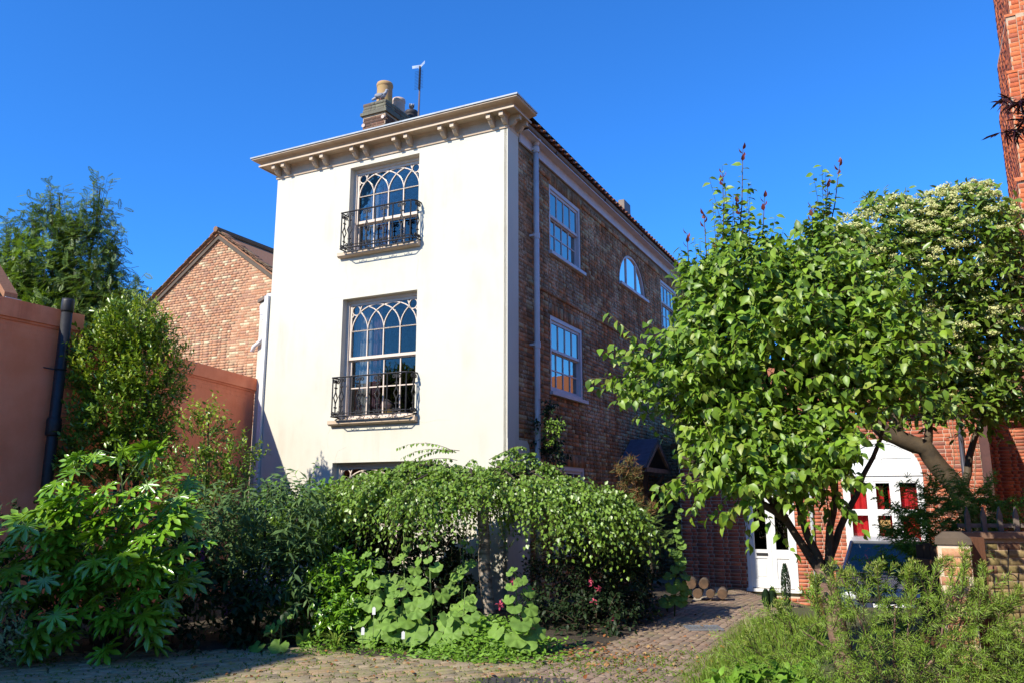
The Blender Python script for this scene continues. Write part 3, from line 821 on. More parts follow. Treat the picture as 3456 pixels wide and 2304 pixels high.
for y, r, h, mt in ((2.62, .18, .58, POT), (3.15, .15, .44, POTP), (3.68, .155, .38, POTD)):
    MB().lathe([(r*1.02, 0), (r, .04), (r*.96, h-.10), (r*.97, h-.095), (r*1.04, h-.085), (r*1.04, h-.03), (r*.98, h), (r*.8, h), (r*.78, h-.1)], (-4.43 + (.0 if y < 3 else .02), y, CZ1), 18).build('chimney_pot', mt, ch, True)
# pattress plates
for x, z in ((CX0+.03, 9.78), (CX1-.05, 9.88)):
    MB().tube([(x, CY0-.03, z), (x, CY0-.005, z)], .045, 12).build('tie_plate', M('pale_rust', (.55, .42, .36), rough=.7), ch)
aer = thing('television_aerial', 'thin television aerial on a mast above the cream house roof', 'aerial', (-3.42, 2.5, 8.6), 'h')
MB().tube([(-3.42, 2.5, 8.4), (-3.42, 2.5, 9.9), (-3.40, 2.5, 11.0)], [.022, .02, .016], 6).build('mast', M('dull_mast', (.16, .12, .12), rough=.5), aer)
bo = MB().tube([(-3.40, 2.46, 10.98), (-3.41, 2.46, 10.42)], .012, 6)
bo.build('boom', IRON, aer)
for k in range(13):
    z = 10.86 - k*.035
    MB().tube([(-3.52, 2.46, z), (-3.30, 2.46, z)], .0035, 4).build('element', IRON, aer)
MB().add([(-3.56, 2.42, 10.93), (-3.40, 2.50, 10.96), (-3.40, 2.50, 11.03), (-3.57, 2.42, 11.0), (-3.24, 2.42, 10.98), (-3.24, 2.42, 11.05)], [(0, 1, 2, 3), (1, 4, 5, 2)]).build('reflector', M('aluminium_mesh', (.6, .63, .66), rough=.3, metal=.6), aer)
MB().tube([(-3.41, 2.5, 9.9), (-3.36, 2.5, 9.3), (-3.33, 2.5, 8.6)], .004, 4).build('cable', IRON, aer)
def pigeon(base, label, rz, sc=1.):
    p = thing('pigeon', label, 'bird', base, 'h', 'pigeons on the chimney')
    p.rotation_euler = (0, 0, -AZ + rz)
    OFF[p.name] = Vector((0, 0, 0))
    g = M('pigeon_grey', (.30, .31, .34), (.20, .21, .24), rough=.7, scale=20)
    b = MB().ball((0, 0, .13), (.10, .06, .065), 12, 8)
    b.tube([(.06, 0, .15), (.10, 0, .19), (.115, 0, .23)], [.045, .032, .028], 8)
    b.ball((.122, 0, .245), (.034, .027, .028), 10, 6)
    b.tube([(-.07, 0, .12), (-.15, 0, .09), (-.21, 0, .07)], [.04, .03, .022], 6)
    b.tube([(.148, 0, .243), (.172, 0, .237)], [.008, .003], 5)
    b.build('body', g, p, True)
    for s in (-1, 1):
        MB().tube([(.0, s*.025, .09), (.005, s*.025, .0)], .006, 5).build('leg', M('pink_leg', (.4, .16, .14)), p)
        MB().ball((-.04, s*.05, .135), (.10, .016, .045), 8, 6).build('wing', M('wing_grey', (.22, .23, .26), rough=.7), p, True)
    p.scale = (sc, sc, sc)
    return p
pigeon((-4.33, CY0+.06, CZ1), 'grey pigeon standing in front of the tallest chimney pot', .2, 1.05)
pigeon((-4.41, 3.68, CZ1+.38), 'pale pigeon perched on top of the black chimney pot', 2.2, 1.0)
# ---------------------------------------------------------------- salmon garden walls on the left
def painted_wall(name, label, x, th, y0, y1, z0, z1, cop, bands):
    r = thing(name, label, 'wall', (x, y0, 0), 'h')
    w = MB()
    n = 14
    for k in range(n+1):
        t = k/n; y = y0+(y1-y0)*t; z = z0+(z1-z0)*t - cop
        w.v += [(x, y, -.1), (x, y, z), (x-th, y, z), (x-th, y, -.1)]
    for k in range(n):
        for a in range(3): w.f.append((4*k+a, 4*k+a+1, 4*(k+1)+a+1, 4*(k+1)+a))
    w.f += [(3, 2, 1, 0), tuple(4*n+i for i in range(4))]
    body = w.build('wall_body', SALMON, r)
    c = MB().prism([(x+.045, y0-.02, z0-cop+.001), (x+.045, y0-.02, z0-.02), (x-th/2, y0-.02, z0+.02), (x-th-.045, y0-.02, z0-.02), (x-th-.045, y0-.02, z0-cop+.001)], (0, y1-y0+.02, z1-z0))
    c.build('coping', SALMON2, r)
    c = MB().prism([(x+.02, y0-.01, z0-cop-.035), (x+.02, y0-.01, z0-cop), (x, y0-.01, z0-cop), (x, y0-.01, z0-cop-.035)], (0, y1-y0+.0, z1-z0)).build('drip_course', SALMON2, r)
    # brick courses that show faintly through the paint under the coping
    items = []
    for i in range(bands):
        y = y0 + .02 + (.11 if i % 2 else 0)
        while y < y1-.24:
            zc = z0 + (z1-z0)*(y-y0)/(y1-y0) - cop - .075 - i*.075
            items.append((Vector((x+.001, y+.11, zc)), Vector((.0035, 0, 0)), Vector((0, .222, (z1-z0)/(y1-y0)*.22)), Vector((0, 0, .066)))); y += .225
    place_pieces(body, items, BOX, SALMON, 'painted_brick', 60, CAMH, lambda c: c.y > y0+.0 and c.y > -7)
    return r
painted_wall('garden_wall', 'taller near salmon-painted wall with coping behind the black pipe', -5.25, .45, -13.0, -3.55, 4.36, 4.32, .27, 3)
painted_wall('garden_wall', 'lower salmon-painted wall running back to the cream house', -5.33, .35, -3.54, .10, 4.10, 3.87, .24, 2)
pp = thing('vent_pipe', 'black cast iron vent pipe standing against the salmon wall', 'pipe', (-5.06, -3.93, 0), 'h')
pv = MB().tube([(-5.06, -3.96, 0), (-5.06, -3.95, 2.0), (-5.06, -3.93, 4.42)], .074, 14).build('pipe_shaft', IRON, pp, True)
for z in (2.62,):
    MB().tube([(-5.06, -3.945, z-.13), (-5.06, -3.945, z-.11), (-5.06, -3.945, z+.1), (-5.06, -3.945, z+.12)], [.088, .098, .098, .088], 14).build('pipe_socket', IRON, pp, True)
MB().tube([(-5.06, -3.93, 4.24), (-5.06, -3.93, 4.27), (-5.06, -3.93, 4.40), (-5.06, -3.93, 4.44)], [.076, .086, .086, .08], 14).build('pipe_collar', IRON, pp, True)
MB().tube([(-5.06+.078*math.cos(a), -3.94+.078*math.sin(a), 3.42) for a in np.linspace(-2.4, 2.4, 12)], .010, 5).tube([(-5.11, -4.0, 3.42), (-5.25, -4.06, 3.45)], .010, 5).build('pipe_clip', IRON, pp)

# ---------------------------------------------------------------- neighbour with the pink brick gable
GX, GY, GZ, GP = -11.8, 5.0, 9.12, .690
gab = thing('gabled_house', 'pink brick house with plain tiled gable behind the salmon wall', 'house', (GX, GY, 0), 'h')
gw = MB().add([(GX-4.2, GY, 0), (GX+4.2, GY, 0), (GX+4.2, GY, GZ-GP*4.2), (GX, GY, GZ), (GX-4.2, GY, GZ-GP*4.2),
               (GX-4.2, GY+9, 0), (GX+4.2, GY+9, 0), (GX+4.2, GY+9, GZ-GP*4.2), (GX, GY+9, GZ), (GX-4.2, GY+9, GZ-GP*4.2)],
              [(0, 1, 2, 3, 4), (5, 9, 8, 7, 6), (0, 5, 6, 1), (1, 6, 7, 2), (4, 9, 5, 0)]).build('gable_wall', MORTARL, gab)
bricks(gw, PFRONT(GY), 3.6, GZ, lambda w: (GX-min(4.1, (GZ-w)/GP)+.02, GX+min(4.1, (GZ-w)/GP)-.02), BRICK_GABLE, 300, ch=.076, bl=.225,
       prefer=lambda c: -15.2 < c.x < -9.6 and c.z > 5 + (c.x+9.6)*-.25)
for sg in (-1, 1):
    x1, z1 = GX+sg*4.6, GZ-GP*4.6
    MB().prism([(GX, GY-.10, GZ+.07), (GX, GY-.10, GZ+.0), (x1, GY-.10, z1), (x1, GY-.10, z1+.07)], (0, 9.2, 0)).build('roof_slope', TILED, gab)
    MB().prism([(GX, GY-.07, GZ-.01), (GX, GY-.07, GZ-.13), (x1, GY-.07, z1-.13), (x1, GY-.07, z1-.01)], (0, .04, 0)).build('verge_board', M('grey_oak', (.11, .085, .065), rough=.9), gab)
    items = []
    L = math.hypot(4.6, GP*4.6); n = int(L/.165); T = Vector((sg*4.6, 0, -GP*4.6))/L; Nn = Vector((sg*GP, 0, 1)).normalized()
    for k in range(n):
        c = Vector((GX, GY+.0, GZ+.07)) + T*(k*.165+.12) + Nn*(.035+random.uniform(-.012, .012))
        items.append((c, T*.26 + Nn*.03, Vector((0, .34, 0)), Nn*.035 + T*.0))
        items.append((c + Nn*.03 + Vector((0, random.uniform(-.02, .02), 0)), T*.2 + Nn*.02, Vector((0, .20, 0)), Nn*.03))
    place_pieces(gab, items, BOX, TILED, 'verge_tile', 120, CAMH, lambda c: -15.4 < c.x < -9.4)
MB().tube([(GX, GY-.2, GZ+.13), (GX, GY+9, GZ+.13)], .085, 8).build('ridge_tiles', TILED, gab)
# low outbuilding whose roof end peeps over the near wall
shed = thing('outbuilding', 'dark roof end peeping over the salmon wall at the left edge', 'outbuilding', (-8.6, -3.1, 0), 'h')
sx, sy = -7.55, -3.25
MB().prism([(sx-2.6, sy, 0), (sx-.25, sy, 0), (sx-.25, sy, 4.85), (sx-1.4, sy, 6.0), (sx-2.6, sy, 4.85)], (0, .09, 0)).build('shed_wall', MORTAR, shed)
for sg in (-1, 1):
    xe, xr = (sx if sg > 0 else sx-2.85), sx-1.425
    MB().prism([(xe, sy-.12, 4.86), (xe, sy-.12, 4.98), (xr, sy-.12, 6.40), (xr, sy-.12, 6.26)], (0, .22, 0)).build('shed_roof', TILED, shed)
    MB().prism([(xe, sy-.16, 4.70), (xe, sy-.16, 4.86), (xr, sy-.16, 6.26), (xr, sy-.16, 6.08)], (0, .035, 0)).build('barge_board', M('dark_board', (.03, .022, .02), rough=.8), shed)
MB().box(sx+.01, sx+.12, sy-.16, sy+.10, 4.80, 4.87).build('shed_gutter', LEAD, shed)

# ---------------------------------------------------------------- red brick house with the white window at the end of the path
RY = 6.7
red = thing('red_brick_house', 'low red brick house with white arched window and red curtains', 'house', (4.5, RY, -.5), 'h')
RX0, RX1, RZ = .9, 6.74, 3.35
dx0, dx1 = 2.28, 3.28
wx0, wx1, wz0, wz1, wzt = 4.25, 5.72, .10, 2.10, 2.82
PR = PFRONT(RY)
rw = skin(MB(), PR, [RX0, RX1], [-.8, RZ], [(dx0, dx1, -.16, 2.02), (wx0, wx1, wz0, wz1)], .18)
rw.add([(RX1, RY, -.8), (RX1, RY+5, -.8), (RX1, RY+5, RZ), (RX1, RY, RZ)], [(0, 1, 2, 3)])
rw.add([(RX0, RY, -.8), (RX0, RY+5, -.8), (RX0, RY+5, RZ), (RX0, RY, RZ)], [(0, 1, 2, 3)])
rw = rw.build('front_wall', MORTARW, red)
wc, wr = (wx0+wx1)/2, (wx1-wx0)/2
def fan_hole(w):
    if wz1 < w < wzt+.02:
        q = (w-wz1)/(wzt-wz1); hw = wr*math.sqrt(max(0, 1-q*q)); return (wc-hw, wc+hw)
bricks(rw, PR, -.7, RZ, lambda w: (RX0, RX1), BRICK_RED, 300, [(dx0, dx1, -.3, 2.02), (wx0, wx1, wz0-.08, wz1)], hole_fn=fan_hole, bl=.222,
       prefer=lambda c: c.x > 5.72 and c.z > .9 or 3.2 < c.x < 4.3 and c.z > .3)
bricks(rw, PSIDE(RX1), -.7, RZ, lambda w: (RY, RY+3), BRICK_RED, 0)
MB().prism([(RX0-.2, RY-.25, RZ), (RX1+.2, RY-.25, RZ), (RX1+.2, RY-.25, RZ+.08), (RX0-.2, RY-.25, RZ+.08)], (0, 2.9, 1.6)).build('roof_slope', TILE, red)
# window: frame, lights, panelled fanlight
wf = MB().pbox(PR, wx0, wx0+.09, wz0, wz1, -.01, .10).pbox(PR, wx1-.09, wx1, wz0, wz1, -.01, .10).pbox(PR, wx0+.09, wx1-.09, wz1-.10, wz1, -.01, .10).pbox(PR, wx0+.09, wx1-.09, wz0, wz0+.09, -.01, .10)
wf.pbox(PR, wx0-.04, wx1+.04, wz0-.06, wz0, -.08, .05)
wf = wf.build('window', WHITE, red)
bw = (wx1-wx0-.18)/3
for c in (1, 2): MB().pbox(PR, wx0+.09+c*bw-.05, wx0+.09+c*bw+.05, wz0+.09, wz1-.10, -.008, .09).build('mullion', WHITE, wf)
for c in range(3):
    a, b = wx0+.09+c*bw+(.05 if c else 0), wx0+.09+(c+1)*bw-(.05 if c < 2 else 0)
    for (z0, z1) in ((wz0+.09, .74), (.78, 1.37), (1.41, wz1-.10)):
        fr = MB()
        for q in ((a, a+.04, z0, z1), (b-.04, b, z0, z1), (a+.04, b-.04, z0, z0+.04), (a+.04, b-.04, z1-.04, z1)): fr.pbox(PR, *q, .0, .07)
        fr.build('casement', WHITE, wf)
        MB().pbox(PR, a+.04, b-.04, z0+.04, z1-.04, .03, .034).build('pane', glassM('casement_glass', .0, (.92, .92, .92)), wf)
    for z in (.76, 1.39): MB().pbox(PR, a, b, z-.02, z+.02, .001, .08).build('transom', WHITE, wf)
fl = MB(); pts = [(wc+wr*math.cos(math.pi*k/20), wz1+(wzt-wz1)*math.sin(math.pi*k/20)) for k in range(21)]
fl.prism([PR(a, b, -.012) for a, b in pts], Vector(PR(0, 0, .05)) - Vector(PR(0, 0, 0)))
fan = fl.build('fanlight_panel', M('white_panel', (.78, .82, .84), rough=.35), wf)
m = MB()
for k in range(20):
    a, b = pts[k], pts[k+1]; s = .9
    f_ = lambda q: (wc+(q[0]-wc)*s, wz1+(q[1]-wz1)*s)
    m.prism([PR(*a, -.035), PR(*b, -.035), PR(*f_(b), -.035), PR(*f_(a), -.035)], Vector(PR(0, 0, .05)) - Vector(PR(0, 0, 0)))
m.pbox(PR, wx0, wx1, wz1, wz1+.06, -.037, .03).pbox(PR, wx0+.1, wx1-.1, 2.44, 2.48, -.026, .03).pbox(PR, wc-.025, wc+.025, wz1+.06, wzt-.05, -.027, .03)
m.build('fanlight_frame', WHITE, fan)
RCURT = M('red_curtain', (.72, .03, .035), (.52, .016, .022), rough=.85, scale=4)
room(red, PR, wx0+.02, wx1-.02, wz0, wz1, .181, 1.5, M('dim_room', (.06, .05, .045), rough=.9))
curtain(red, PR, wx0+.06, wx0+.54, wz0, wz1-.22, .16, RCURT, 4, .025); curtain(red, PR, wx0+.58, wx0+.74, wz0+.3, wz1-.20, .17, RCURT, 2, .025)
curtain(red, PR, wx0+.82, wx0+.95, wz0+.3, wz1-.20, .17, RCURT, 2, .02); curtain(red, PR, wx0+.98, wx1-.08, wz0, wz1-.22, .16, RCURT, 4, .025)
MB().pbox(PR, wx0+.62, wx0+.82, 1.08, 1.24, .09, .10).build('paper_notice', M('straw_card', (.70, .45, .18), rough=.8), red)
# white part-glazed double door
dd = MB().pbox(PR, dx0, dx0+.07, -.16, 2.02, -.02, .12).pbox(PR, dx1-.07, dx1, -.16, 2.02, -.02, .12).pbox(PR, dx0+.07, dx1-.07, 1.94, 2.02, -.02, .12).pbox(PR, dx0-.03, dx1+.06, -.22, -.161, -.10, .10)
dd = dd.build('door_frame', WHITE, red)
dm = (dx0+dx1)/2
for a, b in ((dx0+.07, dm-.002), (dm+.002, dx1-.07)):
    lf = MB()
    for q in ((a, a+.09, -.15, 1.94), (b-.09, b, -.15, 1.94), (a+.09, b-.09, -.15, .02), (a+.09, b-.09, .44, .62), (a+.09, b-.09, 1.80, 1.94)): lf.pbox(PR, *q, .02, .07)
    leaf = lf.build('door_leaf', WHITE, dd)
    MB().pbox(PR, a+.09, b-.09, .02, .44, .04, .06).build('panel', WHITE, leaf)
    MB().pbox(PR, a+.13, b-.13, .08, .38, .03, .041).build('panel', WHITE, leaf)
    MB().pbox(PR, a+.09, b-.09, .62, 1.80, .04, .044).build('pane', glassM('door_glass', .08, (.5, .5, .5)), leaf)
MB().pbox(PR, dx0+.19, dx0+.42, .50, .55, .0, .021).build('letter_plate', IRON, dd)
room(red, PR, dx0+.05, dx1-.05, -.14, 1.98, .181, 1.5, M('dark_hall', (.03, .025, .022), rough=.9))
MB().pbox(PR, dx0-.1, dx1+.5, 2.06, 2.16, -.35, -.01).build('door_canopy', M('brown_board', (.10, .06, .045), rough=.7), red)
MB().pbox(PR, 3.30, 3.75, 2.24, 2.72, -.03, -.009).pbox(PR, 3.34, 3.71, 2.28, 2.68, -.04, -.03).build('white_shutter', WHITE, red)
MB().tube([tuple(PR(3.62, z, -.06)) for z in (-.5, 1., 2.04)], .035, 8).build('downpipe', LEAD, red, True)
MB().tube([tuple(PR(6.43, z, -.06)) for z in (-.5, 1., 3.3)], .04, 8).build('downpipe', M('dark_grey_pipe', (.05, .05, .065), rough=.4), red, True)
for k in range(5):
    pts = [PR(6.25+.12*k+.05*math.sin(k*2.1+z*3), z, -.012) for z in np.linspace(1.2, 3.2, 9)]
    MB().tube(pts, .006, 4).build('creeper_stem', M('dry_creeper', (.30, .22, .14)), red)
MB().box(RX1+.005, RX1+.16, RY-.02, RY+.16, -.5, 3.2).build('shaded_return', M('shaded_return_red', (.10, .045, .04), (.06, .03, .03), rough=.8), red)  # dark red strip coloured as the wall's return in shade
# link wall in the deep shade between the two houses
lw_ = thing('link_wall', 'dark shaded brick wall between the cream house and red brick house', 'wall', (.5, 8.4, -.3), 'h')
lk = MB().box(.03, .92, 8.4, 8.6, -.5, 3.0).build('wall_body', MORTAR, lw_)
bricks(lk, PFRONT(8.4), -.3, 3.0, lambda w: (.03, .90), BRICK_SIDE, 60)

# ---------------------------------------------------------------- tiled building at the right edge, behind
til = thing('tiled_building', 'brick building under a red pantile roof at the right edge', 'building', (8.5, 10, -.5), 'h')
tw = MB().box(6.95, 14, 10, 15, -.6, 3.62).build('wall_body', MORTARL, til)
bricks(tw, PFRONT(10), -.5, 3.62, lambda w: (6.95, 9.6), BRICK_RED, 0)
L = math.hypot(3.2, 1.95); T = Vector((0, 3.2, 1.95))/L; Nn = Vector((0, -1.95, 3.2)).normalized()
MB().prism([(6.7, 9.72, 3.58), (14, 9.72, 3.58), (14, 9.72, 3.62), (6.7, 9.72, 3.62)], (0, 3.2, 1.95)).build('roof_slope', TILE, til)
items = []
for r in range(10):
    for c in range(16):
        items.append((Vector((6.85+c*.2, 9.75, 3.66)) + T*(r*.34+.16) + Nn*.03, T*.40 - Nn*.03, Vector((.215, 0, 0)), Nn*.05))
place_pieces(til, items, PAN, TILE, 'roof_tile', 150, CAMH, lambda c: c.x < 8.6)
MB().prism([(6.7, 9.66, 3.52), (6.7, 9.66, 3.60), (6.7, 9.56, 3.62), (6.7, 9.56, 3.54)], (7, 0, 0)).build('gutter', IRON, til)

# ---------------------------------------------------------------- tall brick stack and its house at the right edge
tow = thing('brick_chimney', 'very tall orange-red brick chimney breast cut by the right edge', 'chimney', (7.3, 2.6, 0), 'h')
tiers = ((7.34, 2.55, 0, 5.3), (7.38, 2.60, 5.3, 6.35), (7.44, 2.66, 6.35, 8.15), (7.52, 2.74, 8.15, 9.15), (7.60, 2.82, 9.15, 11.2))
for i, (x0, y0, z0, z1) in enumerate(tiers):
    ts = MB().box(x0, x0+2.2, y0, y0+1.6, z0, z1).build('stack_tier', MORTARL, tow)
    if i: MB().prism([(x0-.10, y0-.10, z0-.0), (x0+2.2, y0-.10, z0), (x0+2.2, y0-.10, z0+.04), (x0-.10, y0-.10, z0+.04)], (0, .1, .05)).build('offset_course', BRICK_TOWER, ts)
    if z1 > 4.5:
        bricks(ts, PFRONT(y0), max(z0, 4.4), z1, lambda w: (x0, x0+.75), BRICK_TOWER, 90, bl=.225, ch=.078, prefer=lambda c: c.x < 8.0)
        bricks(ts, PLEFT(x0), max(z0, 4.4), z1, lambda w: (y0, y0+1.6), BRICK_TOWER, 30, bl=.225, ch=.078)
        # raised rib beside the edge
        rb = MB().box(x0+.13, x0+.24, y0-.05, y0, max(z0, 4.4), z1).build('brick_rib', MORTARL, ts)
        bricks(rb, PFRONT(y0-.05), max(z0, 4.4), z1, lambda w: (x0+.13, x0+.24), BRICK_TOWER, 30, bl=.11, flemish=False, ch=.078)
rh = thing('red_house', 'red brick house with orange tiled roof beyond the right edge', 'house', (8.6, -3, 0), 'h')
b_ = MB().box(8.4, 14, -7, 12, 0, 4.6).build('house_wall', MORTARL, rh)
bricks(b_, PLEFT(8.4), .1, 4.6, lambda w: (-6, 9), BRICK_RED, 0)
MB().prism([(8.2, -7.2, 4.6), (8.2, -7.2, 4.7), (11.2, -7.2, 6.9), (14.2, -7.2, 4.7), (14.2, -7.2, 4.6)], (0, 19.3, 0)).build('house_roof', M('orange_tiles', (.50, .17, .06), (.36, .11, .05), rough=.8, scale=6), rh)
# tall neighbour beyond the left edge: it throws the shade over the left of the garden
nb = thing('tall_neighbour', 'tall brick house beyond the left edge behind the salmon wall', 'house', (-9.4, -22.5, 0), 'h')
MB().box(-13, -5.75, -26, -19, -.1, 11.6).build('house_body', MORTARL, nb)
MB().add([(-13.1, -26.1, 11.6), (-5.7, -26.1, 11.6), (-5.7, -18.98, 11.6), (-13.1, -18.98, 11.6), (-10.5, -22.6, 12.9), (-8.2, -22.6, 12.9)], [(0, 1, 5, 4), (1, 2, 5), (2, 3, 4, 5), (3, 0, 4)]).build('house_roof', TILE, nb)
for z_ in (2.0, 5.2, 8.4):
    for y_ in (-25, -22.6): MB().box(-5.76, -5.70, y_, y_+1.1, z_, z_+1.6).build('window', GLASSS, nb)

for k, (x_, lab) in enumerate(((-13.5, 'brick terrace house behind the viewer, left of three'), (-6.0, 'brick terrace house behind the viewer, middle of three'), (1.5, 'brick terrace house behind the viewer, right of three'))):
    th_ = thing('terrace_house', lab, 'house', (x_+3.7, -17, 0), 'w', 'terrace behind the viewer')
    MB().box(x_, x_+7.4, -21, -14, -.1, 6.6).build('house_wall', M('brown_terrace_brick', (.20, .12, .085), (.14, .085, .06), rough=.9, scale=5), th_)
    MB().prism([(x_-.05, -21.2, 6.6), (x_-.05, -13.8, 6.6), (x_-.05, -17.5, 9.4)], (7.5, 0, 0)).build('house_roof', M('grey_slates', (.10, .10, .11), (.06, .06, .07), rough=.7, scale=8), th_)
    for z_ in (.9, 3.8):
        for u_ in (1.0, 3.2, 5.4): MB().box(x_+u_, x_+u_+1.0, -14.02, -13.96, z_, z_+1.5).build('window', WHITE, th_)

# ---------------------------------------------------------------- gate pillar, gate, railings
pil = thing('gate_pillar', 'sunlit brick gate pillar behind the needle-leaved bush', 'pillar', (3.72, 7.0, 0))
pil.rotation_euler = (0, 0, math.radians(-27)); OFF[pil.name] = Vector((0, 0, 0))
pw = .12
pl = MB().box(-pw, pw, -pw, pw, -.05, 1.25).build('pillar_core', MORTARW, pil)
CP = Vector((0, -7.9, 1.6))
bricks(pl, lambda u, w, d: (u, -pw+d, w), .0, 1.25, lambda w: (-pw, pw), BRICK_PILLAR, 120, ch=.0765, bl=.215, cam=CP)
bricks(pl, lambda u, w, d: (pw-d, u, w), .0, 1.25, lambda w: (-pw, pw), BRICK_PILLAR, 30, ch=.0765, bl=.215, cam=CP)
bricks(pl, lambda u, w, d: (-pw+d, u, w), .0, 1.25, lambda w: (-pw, pw), BRICK_PILLAR, 60, ch=.0765, bl=.215, cam=CP)
a_, b_, c_ = pw+.018, pw+.012, pw-.05
MB().add([(-a_, -a_, 1.25), (a_, -a_, 1.25), (a_, a_, 1.25), (-a_, a_, 1.25), (-b_, -b_, 1.30), (b_, -b_, 1.30), (b_, b_, 1.30), (-b_, b_, 1.30), (-c_, -c_, 1.35), (c_, -c_, 1.35), (c_, c_, 1.35), (-c_, c_, 1.35)],
         [(0, 3, 2, 1), (0, 1, 5, 4), (1, 2, 6, 5), (2, 3, 7, 6), (3, 0, 4, 7), (4, 5, 9, 8), (5, 6, 10, 9), (6, 7, 11, 10), (7, 4, 8, 11), (8, 9, 10, 11)]).build('pillar_cap', M('stone_cap', (.11, .08, .055), (.065, .05, .038), rough=.9, bmp=.4), pil)
WOOD = M('brown_gate_wood', (.14, .06, .03), (.08, .035, .02), rough=.75, scale=5, bmp=.4, stretch=(8, 8, .6))
gt = thing('wooden_gate', 'open dark wooden gate hung beside the brick gate pillar', 'gate', (4.1, 7.2, 0))
MB().box(3.87, 4.02, 7.06, 7.22, 0, 1.30).build('gate_post', WOOD, gt)
for k in range(7): MB().box(4.045+.002*k, 4.07+.002*k, 7.34+k*.145, 7.475+k*.145, .08, 1.18+.02*(k % 2)).build('gate_board', M('dark_gate_board', (.035, .02, .014), rough=.8), gt)
for z in (.25, .95): MB().box(4.02, 4.042, 7.24, 8.35, z, z+.1).build('gate_rail', WOOD, gt)
low = thing('boundary_wall', 'low mossy brick wall carrying spiked railings at the right', 'wall', (5.0, 8.4, 0))
PB_ = lambda u, w, d: (u, 8.3+d, w)
lb = MB().box(4.5, 7.6, 8.3, 8.55, -.05, 1.24).build('wall_core', MORTARL, low)
bricks(lb, PB_, .0, 1.24, lambda w: (4.5, 6.2), BRICK_YELLOW, 200, cam=Vector((0, 0, 1.6)))
MB().box(4.46, 7.6, 8.24, 8.60, 1.24, 1.30).build('wall_coping', M('brick_coping', (.26, .15, .10), (.18, .11, .07), rough=.9), low)
fen = thing('spiked_fence', 'row of weathered pointed pales on the mossy wall', 'fence', (5.0, 8.42, 1.30))
PALE = M('weathered_pale', (.19, .15, .12), (.11, .09, .07), rough=.9, scale=9, bmp=.3)
for k in range(18):
    x = 4.62+k*.165
    MB().prism([(x, 8.40, 1.30), (x+.045, 8.40, 1.30), (x+.048, 8.40, 1.46), (x+.024, 8.40, 1.55), (x-.002, 8.40, 1.46)], (0, .025, 0)).build('pale', PALE, fen)
for z in (1.34,): MB().box(4.55, 7.6, 8.426, 8.45, z, z+.04).build('rail', PALE, fen)
wires = thing('iron_trellis', 'thin scrolled iron trellis in front of the mossy wall', 'trellis', (4.8, 8.1, 0))
for k, x in enumerate((4.62, 4.84, 5.08)):
    MB().tube([(x+.03*math.sin(z*5+k), 8.12, z) for z in np.linspace(0, 1.15, 12)], .006, 5).build('iron_bar', IRON, wires)
    for z in (.35, .6, .85): MB().tube([(x+.07*math.cos(a), 8.12, z+.06*math.sin(a)) for a in np.linspace(-.5, 4.2, 10)], .005, 4).build('iron_scroll', IRON, wires)

